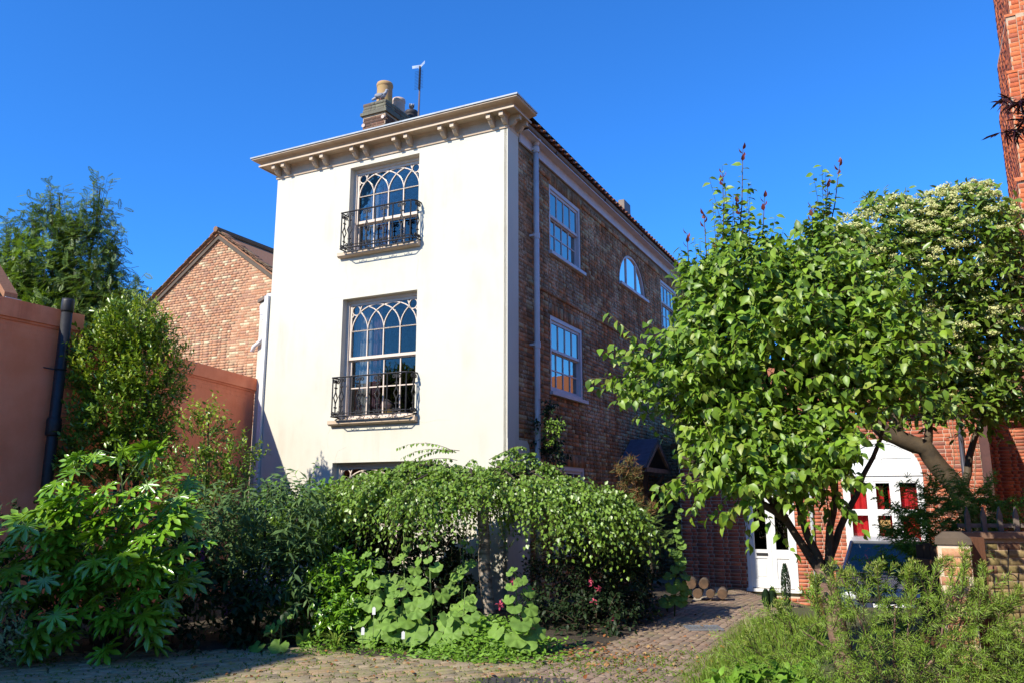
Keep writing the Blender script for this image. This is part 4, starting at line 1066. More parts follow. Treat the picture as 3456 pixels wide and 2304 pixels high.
# ---------------------------------------------------------------- parked car, logs, drain covers, small things
def car():
    cx, cy = 6.75, 15.0
    c = thing('parked_car', 'dark blue hatchback parked before the white arched window', 'car', (cx, cy, gz(cx, cy)))
    c.rotation_euler = (0, 0, math.radians(-24)); OFF[c.name] = Vector((0, 0, 0))
    BL = M('dark_blue_paint', (.012, .018, .045), (.02, .028, .06), rough=.18, spec=.8, scale=2)
    # nose towards the viewer (-y); sections (y, half width low, half width top, z low, z belt, z top)
    b = MB()
    prof = [(-2.0, .30), (-2.05, .45), (-2.0, .62), (-1.75, .74), (-1.05, .86), (-.85, .90), (1.75, .92), (1.95, .85), (2.02, .60), (1.98, .32)]
    ws = [.70, .74, .78, .80, .82, .83, .80, .76, .74, .70]
    n = len(prof)
    for (y, z), w in zip(prof, ws): b.v += [(-w, y, z), (w, y, z)]
    for k in range(n-1): b.f.append((2*k, 2*k+1, 2*k+3, 2*k+2))
    b.f.append((2*n-2, 2*n-1, 1, 0))
    b.f += [tuple(2*k for k in reversed(range(n))), tuple(2*k+1 for k in range(n))]
    body = b.build('body', BL, c)
    cab = [(-.95, .885, .72), (-.25, 1.40, .56), (.10, 1.45, .55), (1.25, 1.43, .54), (1.85, .92, .68)]
    r = MB()
    for y, z, w in cab: r.v += [(-w, y, z), (w, y, z)]
    for k in (1, 2): r.f.append((2*k, 2*k+1, 2*k+3, 2*k+2))
    m2 = MB().add([(-.57, -.27, 1.41), (.57, -.27, 1.41), (.55, .1, 1.46), (-.55, .1, 1.46), (.54, 1.27, 1.44), (-.54, 1.27, 1.44), (-.57, -.24, 1.36), (.57, -.24, 1.36), (.54, 1.3, 1.39), (-.54, 1.3, 1.39)],
                  [(0, 1, 2, 3), (3, 2, 4, 5), (0, 6, 7, 1), (1, 7, 8, 4, 2), (5, 9, 6, 0, 3), (4, 8, 9, 5)])
    m2.build('roof', M('silver_roof', (.42, .44, .48), rough=.3, metal=.4), c)
    G = glassM('car_glass', .10, (.20, .23, .27))
    MB().add([(-.70, -.93, .90), (.70, -.93, .90), (.55, -.27, 1.37), (-.55, -.27, 1.37)], [(0, 1, 2, 3)]).build('windscreen', G, c)
    MB().add([(-.66, 1.83, .93), (.66, 1.83, .93), (.53, 1.30, 1.38), (-.53, 1.30, 1.38)], [(0, 3, 2, 1)]).build('rear_window', G, c)
    for s in (-1, 1):
        MB().add([(s*.72, -.90, .90), (s*.57, -.26, 1.37), (s*.55, 1.28, 1.38), (s*.68, 1.80, .93)], [(0, 1, 2, 3)]).build('side_window', G, c)
        MB().tube([(s*.72, -.95, .89), (s*.56, -.26, 1.39)], .03, 6).build('windscreen_pillar', BL, c); MB().tube([(s*.68, 1.83, .92), (s*.54, 1.29, 1.40)], .035, 6).build('rear_pillar', BL, c)
        for y in (-1.25, 1.25):
            w = MB().tube([(s*.62, y, .30), (s*.64, y, .30), (s*.80, y, .30), (s*.82, y, .30)], [.26, .30, .30, .26], 20).build('wheel', M('black_tyre', (.015, .015, .016), rough=.8), c, False)
            MB().tube([(s*.80, y, .30), (s*.828, y, .30)], .19, 16).build('rim', M('alloy', (.5, .5, .52), rough=.3, metal=.8), w)
        MB().ball((s*.58, -1.96, .62), (.16, .07, .07)).build('headlight', M('lamp_glass', (.7, .72, .75), rough=.1), c, True)
        MB().ball((s*.86, -.72, .96), (.10, .05, .06)).build('mirror', BL, c, True)
    MB().box(-.26, .26, -2.075, -2.055, .42, .53).build('number_plate', M('plate_white', (.7, .7, .7)), c)
    MB().box(-.5, .5, -2.06, -2.04, .56, .64).build('grille', IRON, c)
    MB().tube([(-.5, -.98, .905), (.05, -.92, .93)], .012, 5).tube([(.0, -.98, .905), (.5, -.92, .93)], .012, 5).build('wiper', IRON, c)
    return c
car()
LOGB = M('log_bark', (.12, .085, .06), (.06, .045, .03), rough=.9, bmp=.5)
LOGE = M('shaded_log_end', (.12, .07, .04), (.06, .038, .024), rough=.85, scale=12)  # sawn ends coloured darker in place of the juniper's shade
k = 0
for rowi, cnt in ((0, 4), (1, 2)):
    for i in range(cnt):
        r = random.uniform(.065, .095)
        x, y, z = 2.92 + i*.19 + rowi*.09 + random.uniform(-.02, .02), 14.1 - i*.03, .085 + rowi*.155
        where = ['bottom', 'middle', 'top'][rowi]
        pos = ['first', 'second', 'third', 'fourth', 'fifth'][i]
        lg = thing('firewood_log', f'{pos} cut log from the left in the {where} row of the log pile', 'log', (x, y, z), 'w', 'firewood stacked by the flank door')
        MB().tube([(x, y, z), (x+.12, y+.4, z+.01)], [r, r*.95], 10).build('log_bark', LOGB, lg, True)
        MB().tube([(x-.003, y-.01, z), (x, y, z)], [r*.93, r*.95], 10).build('sawn_end', LOGE, lg)
dc = thing('drain_cover', 'dark cast iron drain cover set in the paving at the bottom edge', 'drain cover', (.1, 7.6, 0))
MB().box(-.30, .53, 7.2, 7.90, -.02, .008).build('cover_frame', M('cover_iron', (.05, .045, .045), rough=.6), dc)
for i in range(11):
    for j in range(9):
        MB().box(-.26+i*.07, -.215+i*.07, 7.24+j*.07, 7.285+j*.07, .0085, .016).build('stud', M('stud_iron', (.07, .062, .06), rough=.55) if (i+j) == 0 else bpy.data.materials['stud_iron'], dc)
gr = thing('drain_grate', 'pale steel drain grate in the shaded brick path', 'drain grate', (2.45, 10.75, 0))
gf = MB().box(2.22, 2.66, 10.62, 10.64, .012, .03).box(2.22, 2.66, 10.96, 10.98, .012, .03).box(2.22, 2.24, 10.64, 10.96, .012, .03).box(2.64, 2.66, 10.64, 10.96, .012, .03).build('grate_frame', M('steel_grate', (.45, .48, .52), rough=.35, metal=.7), gr)
for k in range(9): MB().box(2.255+k*.043, 2.27+k*.043, 10.64, 10.96, .012, .026).build('grate_bar', bpy.data.materials['steel_grate'], gr)
# ---------------------------------------------------------------- foliage tools
OVATE = ([(0,0,0),(-.28,.3,.06),(0,.33,-.02),(.28,.3,.06),(-.24,.6,.03),(0,.66,-.06),(.24,.6,.03),(0,1,-.2)],
         [(0,2,1),(0,3,2),(1,2,5),(1,5,4),(2,3,6),(2,6,5),(4,5,7),(5,6,7)])
OVATE2 = ([(0,0,0),(-.26,.28,.10),(0,.33,-.02),(.30,.32,.05),(-.22,.58,.08),(.03,.66,-.10),(.26,.62,-.01),(.06,1,-.34)], OVATE[1])
ELLIP = ([(0,0,0),(-.2,.35,.05),(0,.4,-.01),(.2,.35,.05),(-.17,.7,.04),(0,.72,-.03),(.17,.7,.04),(0,1,-.08)], OVATE[1])
LANCE = ([(0,0,0),(-.13,.4,.03),(0,.45,-.01),(.13,.4,.03),(0,1,-.1)], [(0,2,1),(0,3,2),(1,2,4),(2,3,4)])
DIAM = ([(0,0,0),(-.38,.40,.06),(.38,.40,.06),(0,1,-.06)], [(0,3,1),(0,2,3)])
FINE = ([(0,0,0),(-.055,.35,.02),(.055,.35,.02),(0,1,-.04)], [(0,3,1),(0,2,3)])
NEEDLE = ([(-.045,0,0),(.045,0,0),(.03,.6,.01),(-.03,.6,.01),(0,1,0)], [(0,1,2),(0,2,3),(3,2,4)])
def compound(n, ll, w, taper=.4):
    V, F = [], []
    for i in range(n):
        y = .12 + .85*i/(n-1); l = ll*(1 - taper*abs(2*i/(n-1)-.9))
        for s in (-1, 1):
            b = len(V)
            V += [(0, y, 0), (s*l*.5, y+l*.25-w, .02), (s*l, y+l*.45, -.03), (s*l*.45, y+l*.25+w, .02)]
            F += [(b, b+1, b+2), (b, b+2, b+3)]
    b = len(V); V += [(-w, .95, 0), (w, .95, 0), (0, 1+ll*.8, -.04)]; F.append((b, b+1, b+2))
    V += [(-.008, 0, -.003), (.008, 0, -.003), (0, 1, -.003)]; F.append((b+3, b+4, b+5))
    return (V, F)
PINN = compound(7, .30, .055)
PLUME = compound(9, .42, .022, .9)
def palmate(nl, span, lens, sinus, wid, droop=.2, tooth=True):
    B = []
    for i in range(nl):
        th = math.radians(-span + 2*span*i/(nl-1)); l = lens[i]
        dth = math.radians(span)/(nl-1)
        def pt(a, r, z): B.append((math.sin(a)*r, math.cos(a)*r, z - droop*r*r))
        pt(th-dth, sinus*min(l, 1), .035)
        pt(th-wid*.75, l*.50, .015); pt(th-wid, l*.68, .02)
        if tooth: pt(th-wid*.62, l*.80, .0)
        pt(th, l, -.03)
        if tooth: pt(th+wid*.62, l*.80, .0)
        pt(th+wid, l*.68, .02); pt(th+wid*.75, l*.50, .015)
    th = math.radians(span); B.append((math.sin(th*1.1)*sinus*.6, math.cos(th*1.1)*sinus*.6, .02))
    V = [(0, 0, 0)] + B
    return (V, [(0, k, k+1) for k in range(1, len(B))])
FATSIA = [palmate(8, 128, [.66,.84,.95,1.0,1.0,.95,.84,.66], .46, .215, dr) for dr in (.10, .18, .28)]
ACER = palmate(5, 100, [.6,.9,1.,.9,.6], .3, .13, .2, False)
ACERD = palmate(7, 125, [.5,.75,.95,1.,.95,.75,.5], .16, .07, .25, False)
def mallow(ruf, seed):
    r = random.Random(seed); V = [(0, 0, 0)]; n = 30; F = []
    for ring, rad in ((1, .5), (2, 1.)):
        for k in range(n+1):
            a = math.radians(-160 + 320*k/n)
            q = rad*(.86 + (.16*abs(math.cos(3.0*a)) if ring == 2 else 0)) * (1+r.uniform(-.03, .03))
            z = (ruf*math.cos(6*a)*.5 + r.uniform(-.02, .02))*rad*rad + .10*rad - .14*rad*rad*(1+math.cos(a))
            V.append((math.sin(a)*q, math.cos(a)*q + .12, z))
    for k in range(n):
        F += [(0, 1+k, 2+k), (1+k, n+2+k, n+3+k), (1+k, n+3+k, 2+k)]
    return (V, F)
MALLOW = [mallow(.16, 1), mallow(.10, 2), mallow(.2, 3)]
def rdirs(n):
    return unit(RNG.normal(size=(n, 3)))
def blob_bases(blobs, n, shell, front=None):
    B = np.array(blobs, float)
    w = (B[:, 3]*B[:, 4] + B[:, 4]*B[:, 5] + B[:, 3]*B[:, 5]); w /= w.sum()
    idx = RNG.choice(len(B), n, p=w)
    d = rdirs(n)
    if front is not None: d = np.where((RNG.random(n) < front)[:, None] & (d[:, 1] > 0)[:, None], d*np.array([1, -1, 1]), d)
    s = RNG.uniform(shell[0], shell[1], (n, 1))
    return B[idx, :3] + d*B[idx, 3:6]*s, d
DOWN = np.array([0, 0, -1.])
SUNV = -np.array(LD)          # leaves turn towards the light
def along(Bs, D, L, k, droop, start=.1):
    t = np.linspace(start, 1, k)[None, :, None]
    L = L[:, None, None]
    pos = Bs[:, None, :] + D[:, None, :]*L*t + DOWN*droop*L*t*t
    tan = unit(D[:, None, :]*np.ones_like(t) + DOWN*2*droop*t)
    return pos, tan
def leaf_frames(tan, n, lay, nup, jit):
    """tan (m,k,3) -> flat frames; lay = weight of sideways, along, down"""
    m, k, _ = tan.shape
    up = np.array([0, 0, 1.]) + np.zeros_like(tan)
    e1 = np.cross(tan, up + RNG.normal(size=tan.shape)*.2); e1 = unit(e1); e2 = np.cross(e1, tan)
    ph = RNG.random((m, 1))*6.28 + np.arange(k)[None]*2.4 + RNG.normal(size=(m, k))*.3
    side_ = e1*np.cos(ph)[..., None] + e2*np.sin(ph)[..., None]
    d = unit(side_*lay[0] + tan*lay[1] + DOWN*lay[2] + RNG.normal(size=tan.shape)*jit*.5)
    nn = unit(up*nup + side_*(1-nup)*.6 + SUNV*.75 + RNG.normal(size=tan.shape)*jit)
    return frames(d.reshape(-1, 3), nn.reshape(-1, 3))
def twigs(name, Bs, D, L, droop, r, mat, parent, seg=3):
    t = np.linspace(0, 1, seg+1)[None, :, None]
    P = Bs[:, None, :] + D[:, None, :]*L[:, None, None]*t + DOWN*droop*L[:, None, None]*t*t
    e1 = unit(np.cross(D, RNG.normal(size=D.shape))); e2 = np.cross(D, e1)
    ring = [e1, -.5*e1+.87*e2, -.5*e1-.87*e2]
    V = np.stack([P + (ring[j]*r)[:, None, :]*(1-.7*t) for j in range(3)], 2)          # m, seg+1, 3, 3
    m = len(Bs)
    f = []
    for s in range(seg):
        for j in range(3): f.append((s*3+j, s*3+(j+1) % 3, (s+1)*3+(j+1) % 3, (s+1)*3+j))
    F = (np.array(f)[None] + (np.arange(m)*(seg+1)*3)[:, None, None]).reshape(-1, 4)
    o = link(name, np_mesh(name, V.reshape(-1, 3) - np.array(off(parent)), F), mat, parent)
    o['kind'] = 'stuff'
    return o
def foliage(parent, blobs, n, L, k, tmpl, size, mat, up=.3, out=1., droop=.2, shell=(.7, 1.), lay=(.8, .5, .2), nup=.6, jit=.3, start=.1,
            twig=None, twig_r=.004, keep=None, name='foliage', indiv=0, front=.5, extra=None, jitter_dir=.35, smooth=False, tm_list=None, szvar=.25):
    Bs, dirs = blob_bases(blobs, n, shell, front)
    D = unit(dirs*out + np.array([0, 0, up]) + RNG.normal(size=dirs.shape)*jitter_dir)
    Ls = RNG.uniform(L[0], L[1], n)
    if keep is not None:
        kk = keep(Bs + D*Ls[:, None]); Bs, D, Ls = Bs[kk], D[kk], Ls[kk]
    pos, tan = along(Bs, D, Ls, k, droop, start)
    R = leaf_frames(tan, n, lay, nup, jit)
    pos = pos.reshape(-1, 3)
    if extra is not None: pos = np.concatenate([pos, extra[0]]); R = np.concatenate([R, extra[1]])
    sc = size*RNG.uniform(1-szvar, 1+szvar, len(pos))
    if twig is not None: twigs('twigs', Bs, D, Ls, droop, twig_r, twig, parent)
    if indiv:
        dist = np.linalg.norm(pos - np.array([0, 0, 1.6]), axis=1) - .4*R[:, 2, 2]
        o = np.argsort(dist); a, b = o[:indiv], o[indiv:]
        leaf_objects(tm_list or [tmpl], pos[a], R[a], sc[a], mat, parent, smooth=smooth)
        pos, R, sc = pos[b], R[b], sc[b]
    return cloud(name, tmpl, pos, R, sc, mat, parent, smooth=smooth)
def limb(mb, pts, r0, r1, n=8, wob=.03):
    pts = [Vector(p) for p in pts]; out = []
    K = 4
    for i in range(len(pts)-1):
        for j in range(K):
            t = j/K; p = pts[i].lerp(pts[i+1], t)
            if i or j: p = p + Vector((random.uniform(-wob, wob), random.uniform(-wob, wob), random.uniform(-wob, wob)*.4))
            out.append(p)
    out.append(pts[-1]); m = len(out)
    mb.tube(out, [r0+(r1-r0)*(k/(m-1))**.8 for k in range(m)], n)
    return mb
house_free = lambda p: ~(((p - np.array(O)) @ np.array(FD) < .03) & ((p - np.array(O)) @ np.array(SD) > -.03))

# leaf materials
L_CHERRY = leafM('cherry_leaf', [(.085, .16, .014), (.15, .275, .02), (.23, .35, .03), (.06, .12, .014), (.18, .30, .028), (.25, .30, .05)], .42, .28, .4)
L_RED = leafM('young_red_leaf', [(.16, .03, .03), (.22, .06, .04)], .4, .25)
L_PHOT = leafM('photinia_leaf', [(.11, .19, .02), (.15, .24, .025), (.08, .14, .018), (.20, .27, .035)], .35, .2, .45)
L_FLOR = leafM('cream_floret', [(.50, .49, .19), (.60, .57, .27), (.38, .42, .13)], .8, .2, .1)
L_ROB = leafM('feathery_leaf', [(.075, .135, .022), (.11, .18, .028), (.16, .23, .03), (.05, .09, .02)], .45, .2)
L_ROBY = leafM('yellow_green_leaf', [(0.168, 0.268, 0.020), (0.224, 0.317, 0.030)], .5, .3)
L_BAY = leafM('evergreen_leaf', [(.09, .17, .016), (.14, .24, .02), (.20, .30, .025), (.07, .12, .016)], .32, .12, .5)
L_BAYT = leafM('evergreen_tip', [(0.224, 0.293, 0.025), (0.280, 0.342, 0.030)], .4, .25)
L_FAT = leafM('glossy_palm_leaf', [(.12, .26, .014), (.15, .31, .016), (.19, .34, .02), (.10, .22, .02)], .25, .18, .55, .25)
L_BUD = leafM('grey_green_leaf', [(.05, .10, .035), (.075, .135, .045), (.11, .18, .05)], .6, .2, .15)
L_BIRCH = leafM('birch_leaf', [(.13, .23, .028), (.17, .29, .032), (.22, .34, .045), (.10, .18, .03)], .36, .3, .5)
L_LAUR = leafM('laurel_leaf', [(0.119, 0.244, 0.015), (0.154, 0.305, 0.020), (0.084, 0.183, 0.015)], .3, .2, .55)
L_MAL = leafM('hollyhock_leaf', [(0.140, 0.244, 0.045), (0.182, 0.305, 0.055), (0.154, 0.268, 0.040)], .6, .28, .25)
L_COVER = leafM('ground_cover_leaf', [(0.126, 0.256, 0.020), (0.182, 0.329, 0.030), (0.098, 0.195, 0.020)], .5, .3, .3)
L_JUN = leafM('juniper_leaf', [(0.084, 0.146, 0.035), (0.140, 0.220, 0.050), (0.182, 0.268, 0.060)], .6, .15, .2)
L_PINE = leafM('browning_needle', [(.20, .09, .035), (.26, .13, .05), (.13, .12, .04), (.07, .11, .03)], .7, .1, .2)
L_SHADED = leafM('shaded_shrub_leaf', [(.014, .030, .009), (.021, .042, .012), (.010, .022, .008)], .5, .1, .2)  # leaf colour darkened to stand in for deep shade
L_CALL = leafM('needle_leaf', [(.14, .235, .022), (.19, .30, .028), (.10, .175, .018), (.24, .31, .05)], .45, .2, .3)
L_CTIP = leafM('pale_shoot_tip', [(0.238, 0.268, 0.050), (0.280, 0.305, 0.070)], .5, .25)
L_GRASS = leafM('grass_blade', [(0.105, 0.183, 0.020), (0.140, 0.232, 0.025), (0.196, 0.220, 0.040)], .6, .25, .2)
L_WEED = leafM('joint_weed', [(.10, .15, .02), (.13, .18, .025), (.08, .12, .02)], .7, .2, .1)
L_DRY = leafM('fallen_leaf', [(.20, .07, .03), (.30, .12, .04), (.36, .24, .10), (.12, .06, .035)], .8, .1, .1)
L_PURP = leafM('purple_maple_leaf', [(.035, .008, .012), (.055, .012, .015), (.025, .007, .012)], .4, .15, .4)
L_ACER = leafM('green_maple_leaf', [(.10, .24, .03), (.15, .32, .04), (.08, .18, .03)], .5, .3, .3)
L_CONE = leafM('dark_cypress', [(.012, .03, .012), (.02, .045, .018)], .6, .1, .2)
PINKP = leafM('pink_petal', [(.55, .07, .13), (.65, .12, .2)], .6, .3, .2)
PURPP = leafM('purple_petal', [(.30, .08, .38), (.38, .12, .45)], .6, .3, .2)
REDP = leafM('red_petal', [(.65, .012, .015), (.5, .01, .01)], .6, .2, .2)

# ---------------------------------------------------------------- tall feathery tree behind the salmon wall
FS = 1.42
def fs(*p): return (p[0]*FS, p[1]*FS, 1.6+(p[2]-1.6)*FS)
t = thing('feathery_tree', 'tall dark green feathery tree behind the salmon wall', 'tree', (-9.7*FS, 17.1*FS, 0))
tr = limb(MB(), [(-9.7*FS, 17.1*FS, 0), fs(-9.7, 17.1, 2.5), fs(-9.6, 17.1, 4.5)], .28, .16).build('trunk', BARK, t, True)
lb_ = MB()
for e in ((-10.1, 17, 8.3), (-9.2, 17, 8.4), (-11, 17, 7.4), (-8.3, 17, 6), (-10.9, 17, 5.6)): limb(lb_, [fs(-9.6, 17.1, 4.3), fs((-9.6+e[0])/2+.1, 17, 5.6), fs(*e)], .10, .02, 6)
lb_.build('limbs', BARK, t, True)
RB = [(-10.15, 17, 6.5, .72, .7, 1.5), (-9.25, 17, 6.5, .52, .7, 1.6), (-11.05, 17, 5.9, .5, .6, 1.2), (-9.7, 17, 5.4, 1.55, 1.1, 1.25), (-8.5, 17, 5.3, .85, .8, .85), (-8.2, 17, 4.7, .9, .8, .7), (-10.9, 17, 4.7, 1.5, 1, 1.0), (-9.0, 17, 4.6, 1.2, .9, .8), (-11.8, 17, 5.2, .5, .6, .7)]
fb = lambda L_: [fs(b[0], b[1], b[2]) + (b[3]*FS, b[4]*FS, b[5]*FS) for b in L_]
foliage(t, fb(RB), 3300, (.4, .8), 5, PINN, .30, L_ROB, up=.75, droop=.15, shell=(.4, 1.0), lay=(.9, .4, .15), nup=.6, twig=TWIG, twig_r=.008, name='leaf_sprays')
foliage(t, fb([(-10.1, 16.4, 6.6, .3, .3, .25), (-9.7, 16.2, 5.3, .5, .3, .35), (-10.3, 16.1, 5.0, .3, .3, .3)]), 130, (.3, .6), 5, PINN, .30, L_ROBY, up=.2, droop=.3, name='yellow_sprays')
for (x, z0, z1) in ((-10.12, 7.5, 8.65), (-9.22, 7.6, 8.8), (-11.05, 6.8, 7.85), (-9.75, 7.0, 7.7), (-10.5, 7.0, 8.1), (-8.75, 6.5, 7.2), (-11.6, 5.9, 6.6)):
    foliage(t, [fs(x, 17, z0)+(.1, .1, .12)], 9, ((z1-z0)*FS*.8, (z1-z0)*FS), 9, PINN, .24, L_ROB, up=4, out=.5, droop=.02, lay=(.9, .5, .1), jitter_dir=.2, twig=TWIG, twig_r=.012, name='leader')

# ---------------------------------------------------------------- evergreens against the wall
t = thing('evergreen_bush', 'tall small-leaved evergreen bush with yellow-green top before the salmon wall', 'bush', (-5.55, 11.75, 0))
m = MB()
for e in ((-5.8, 11.65, 3.5), (-5.25, 11.65, 3.4), (-5.55, 11.65, 4.0), (-5.2, 11.7, 2.8)): limb(m, [(-5.55+random.uniform(-.1, .1), 11.75, 0), ((-5.55+e[0])/2, 11.7, 1.7), e], .045, .012, 6, .02)
m.build('stems', BARK, t, True)
EB = [(-5.55, 11.65, 3.95, .42, .45, .42), (-5.95, 11.65, 3.45, .38, .42, .5), (-5.25, 11.65, 3.35, .40, .45, .5), (-5.6, 11.65, 2.8, .62, .5, .6), (-5.95, 11.65, 2.3, .4, .45, .5), (-5.3, 11.7, 2.3, .42, .45, .5)]
foliage(t, EB, 1300, (.15, .36), 11, ELLIP, .08, L_BAY, up=.8, droop=.05, shell=(.55, 1.), lay=(.9, .7, -.1), nup=.5, twig=TWIG, twig_r=.004, name='leaves')
foliage(t, EB[:3], 460, (.15, .30), 9, ELLIP, .066, L_BAYT, up=1.6, droop=.0, shell=(.85, 1.1), lay=(.8, .8, -.2), nup=.5, keep=lambda p: p[:, 2] > 3.2, name='young_leaves')
t = thing('evergreen_shrub', 'smaller loose evergreen shrub right of the tall evergreen bush', 'shrub', (-4.15, 11.5, 0))
m = MB()
for e in ((-4.3, 11.4, 2.9), (-3.95, 11.4, 2.5), (-4.45, 11.4, 2.3)): limb(m, [(-4.15, 11.5, 0), (-4.2, 11.45, 1.2), e], .03, .008, 6, .02)
m.build('stems', BARK, t, True)
foliage(t, [(-4.35, 11.4, 2.45, .26, .3, .30), (-3.98, 11.4, 2.1, .34, .3, .28), (-4.5, 11.4, 1.9, .35, .35, .35), (-4.0, 11.4, 1.7, .35, .3, .25)], 250, (.15, .34), 10, ELLIP, .07, L_BAY, up=.7, droop=.0, shell=(.5, 1.05), lay=(.9, .7, -.1), twig=TWIG, name='leaves')
foliage(t, [(-3.8, 11.4, 2.2, .2, .2, .2), (-4.3, 11.4, 2.65, .2, .2, .2)], 50, (.2, .36), 9, ELLIP, .065, L_BAYT, up=1.5, droop=.0, name='young_leaves')

# ---------------------------------------------------------------- big glossy palmate shrub
def petioled(parent, centre_list, n, size, mat, tmpls, dirbias, petiole=.35, name='leaf', zmin=.1, pet_mat=STEM, smooth=True):
    Bs, d = blob_bases(centre_list, n, (.88, 1.05), .8)
    kk = Bs[:, 2] > zmin; Bs, d = Bs[kk], d[kk]
    nn = unit(d*np.array([.6, .6, .4]) + np.array(dirbias) + SUNV*1.1 + RNG.normal(size=d.shape)*.22)
    dd = unit(d*np.array([1, 1, .2]) + DOWN*RNG.uniform(.0, .6, (len(d), 1)) + RNG.normal(size=d.shape)*.25)
    R = frames(dd, nn)
    sc = size*RNG.uniform(.65, 1.15, len(Bs))
    leaf_objects(tmpls, Bs, R, sc, mat, parent, name, smooth)
    m = MB()
    for p, q in zip(Bs, dd):
        p = Vector(p); q = Vector(q)
        m.tube([p, p - q*.35*petiole + Vector((0, 0, -.02)), p - q*petiole + Vector((0, 0, -petiole*.6))], .006, 4)
    m.build('petioles', pet_mat, parent)['kind'] = 'stuff'
    return Bs
t = thing('glossy_shrub', 'large shrub with glossy hand-shaped leaves lit at the left', 'shrub', (-4.3, 9.1, 0))
m = MB()
for e in ((-4.6, 8.9, 1.5), (-4.2, 8.8, 1.8), (-3.8, 8.9, 1.3), (-4.9, 8.9, 1.1)): limb(m, [(-4.3+random.uniform(-.15, .15), 9.1, 0), ((-4.3+e[0])/2, 9., .8), e], .03, .015, 6, .02)
m.build('stems', BARK, t, True)
petioled(t, [(-4.25, 8.95, 1.6, .8, .55, .62), (-4.0, 8.9, 1.15, .75, .55, .55), (-4.6, 8.9, 1.2, .7, .5, .5), (-3.95, 8.8, .75, .5, .45, .4)], 240, .225, L_FAT, FATSIA, (0, -.35, .75), .32)
t = thing('glossy_shrub', 'shaded glossy shrub with hand-shaped leaves at the lower left corner', 'shrub', (-5.2, 8.7, 0))
limb(MB(), [(-5.2, 8.7, 0), (-5.2, 8.7, .9)], .03, .015).build('stems', BARK, t, True)
petioled(t, [(-5.3, 8.7, 1.05, .7, .5, .5), (-5.0, 8.6, .55, .7, .5, .45), (-4.2, 8.75, .35, .6, .3, .3)], 95, .22, L_FAT, FATSIA, (0, -.35, .75), .3)
t = thing('variegated_shrub', 'small pale-edged shrub in the shade at the bottom left', 'shrub', (-5.2, 8.25, 0))
foliage(t, [(-5.2, 8.25, .35, .45, .25, .32)], 120, (.1, .25), 8, ELLIP, .06, leafM('variegated_leaf', [(.12, .19, .05), (.3, .33, .16)], .5, .2), up=.5, twig=TWIG, name='leaves')

# ---------------------------------------------------------------- buddleia
t = thing('buddleia_bush', 'grey-green lance-leaved bush with purple flower spikes, mostly in shade', 'bush', (-3.1, 10.2, 0))
m = MB()
for e in ((-3.6, 10.1, 1.5), (-3.0, 10.1, 1.8), (-2.6, 10., 1.4)): limb(m, [(-3.1, 10.2, 0), ((-3.1+e[0])/2, 10.15, .8), e], .03, .008, 6, .02)
m.build('stems', BARK, t, True)
foliage(t, [(-3.2, 10.15, 1.15, .85, .5, .55), (-2.75, 10.1, 1.3, .45, .4, .45), (-3.6, 10.1, .8, .6, .5, .5), (-2.9, 9.95, .6, .7, .4, .45), (-3.9, 10.6, 1.3, .35, .35, .4)], 520, (.22, .42), 9, LANCE, .135, L_BUD, up=.9, droop=.25, shell=(.6, 1.), lay=(.9, .4, .35), nup=.6, twig=STEM, twig_r=.005, name='leaves')
for (x, y, z) in ((-3.55, 9.55, .98), (-3.2, 9.5, .42), (-2.9, 9.5, .60)):
    P_ = RNG.normal(size=(110, 3))*np.array([.018, .018, .06]) + np.array([x, y, z]); q = rdirs(110)
    cloud('flower_spike', DIAM, P_, frames(q, rdirs(110)), .022, PURPP, t)
t = thing('nettle_shrub', 'leafy pale shrub at the foot of the cream wall behind the buddleia', 'shrub', (-2.6, 11.2, 0))
foliage(t, [(-2.75, 11.3, 1.35, .5, .35, .5), (-2.3, 11.4, 1.2, .35, .3, .45), (-3.3, 11.5, 1.3, .4, .3, .4)], 240, (.15, .4), 8, OVATE, .075, L_LAUR, up=1.0, droop=.1, shell=(.4, 1.), twig=STEM, name='leaves')

t = thing('shade_shrub', 'shrub with leaves darkened for deep shade between the glossy shrub and the lane', 'shrub', (-3.6, 9.5, 0))
foliage(t, [(-3.5, 9.5, .45, .7, .35, .5), (-2.75, 9.7, .4, .5, .35, .45), (-4.4, 9.6, .7, .8, .4, .7), (-5.4, 9.6, .8, .7, .4, .8)], 520, (.15, .35), 8, OVATE, .085, L_SHADED, up=.5, shell=(.4, 1.), twig=TWIG, name='leaves')
t = thing('shade_shrub', 'shrub with leaves darkened for deep shade under the birch before the ground-floor window', 'shrub', (-1.5, 11.4, 0))
foliage(t, [(-1.5, 11.5, .8, .75, .35, .8), (-2.2, 11.3, .75, .5, .4, .7), (-.95, 11.4, .6, .38, .35, .6), (-1.6, 10.9, .4, .8, .3, .4)], 950, (.15, .35), 8, OVATE, .075, L_SHADED, up=.5, shell=(.4, 1.), twig=TWIG, name='leaves', keep=house_free)
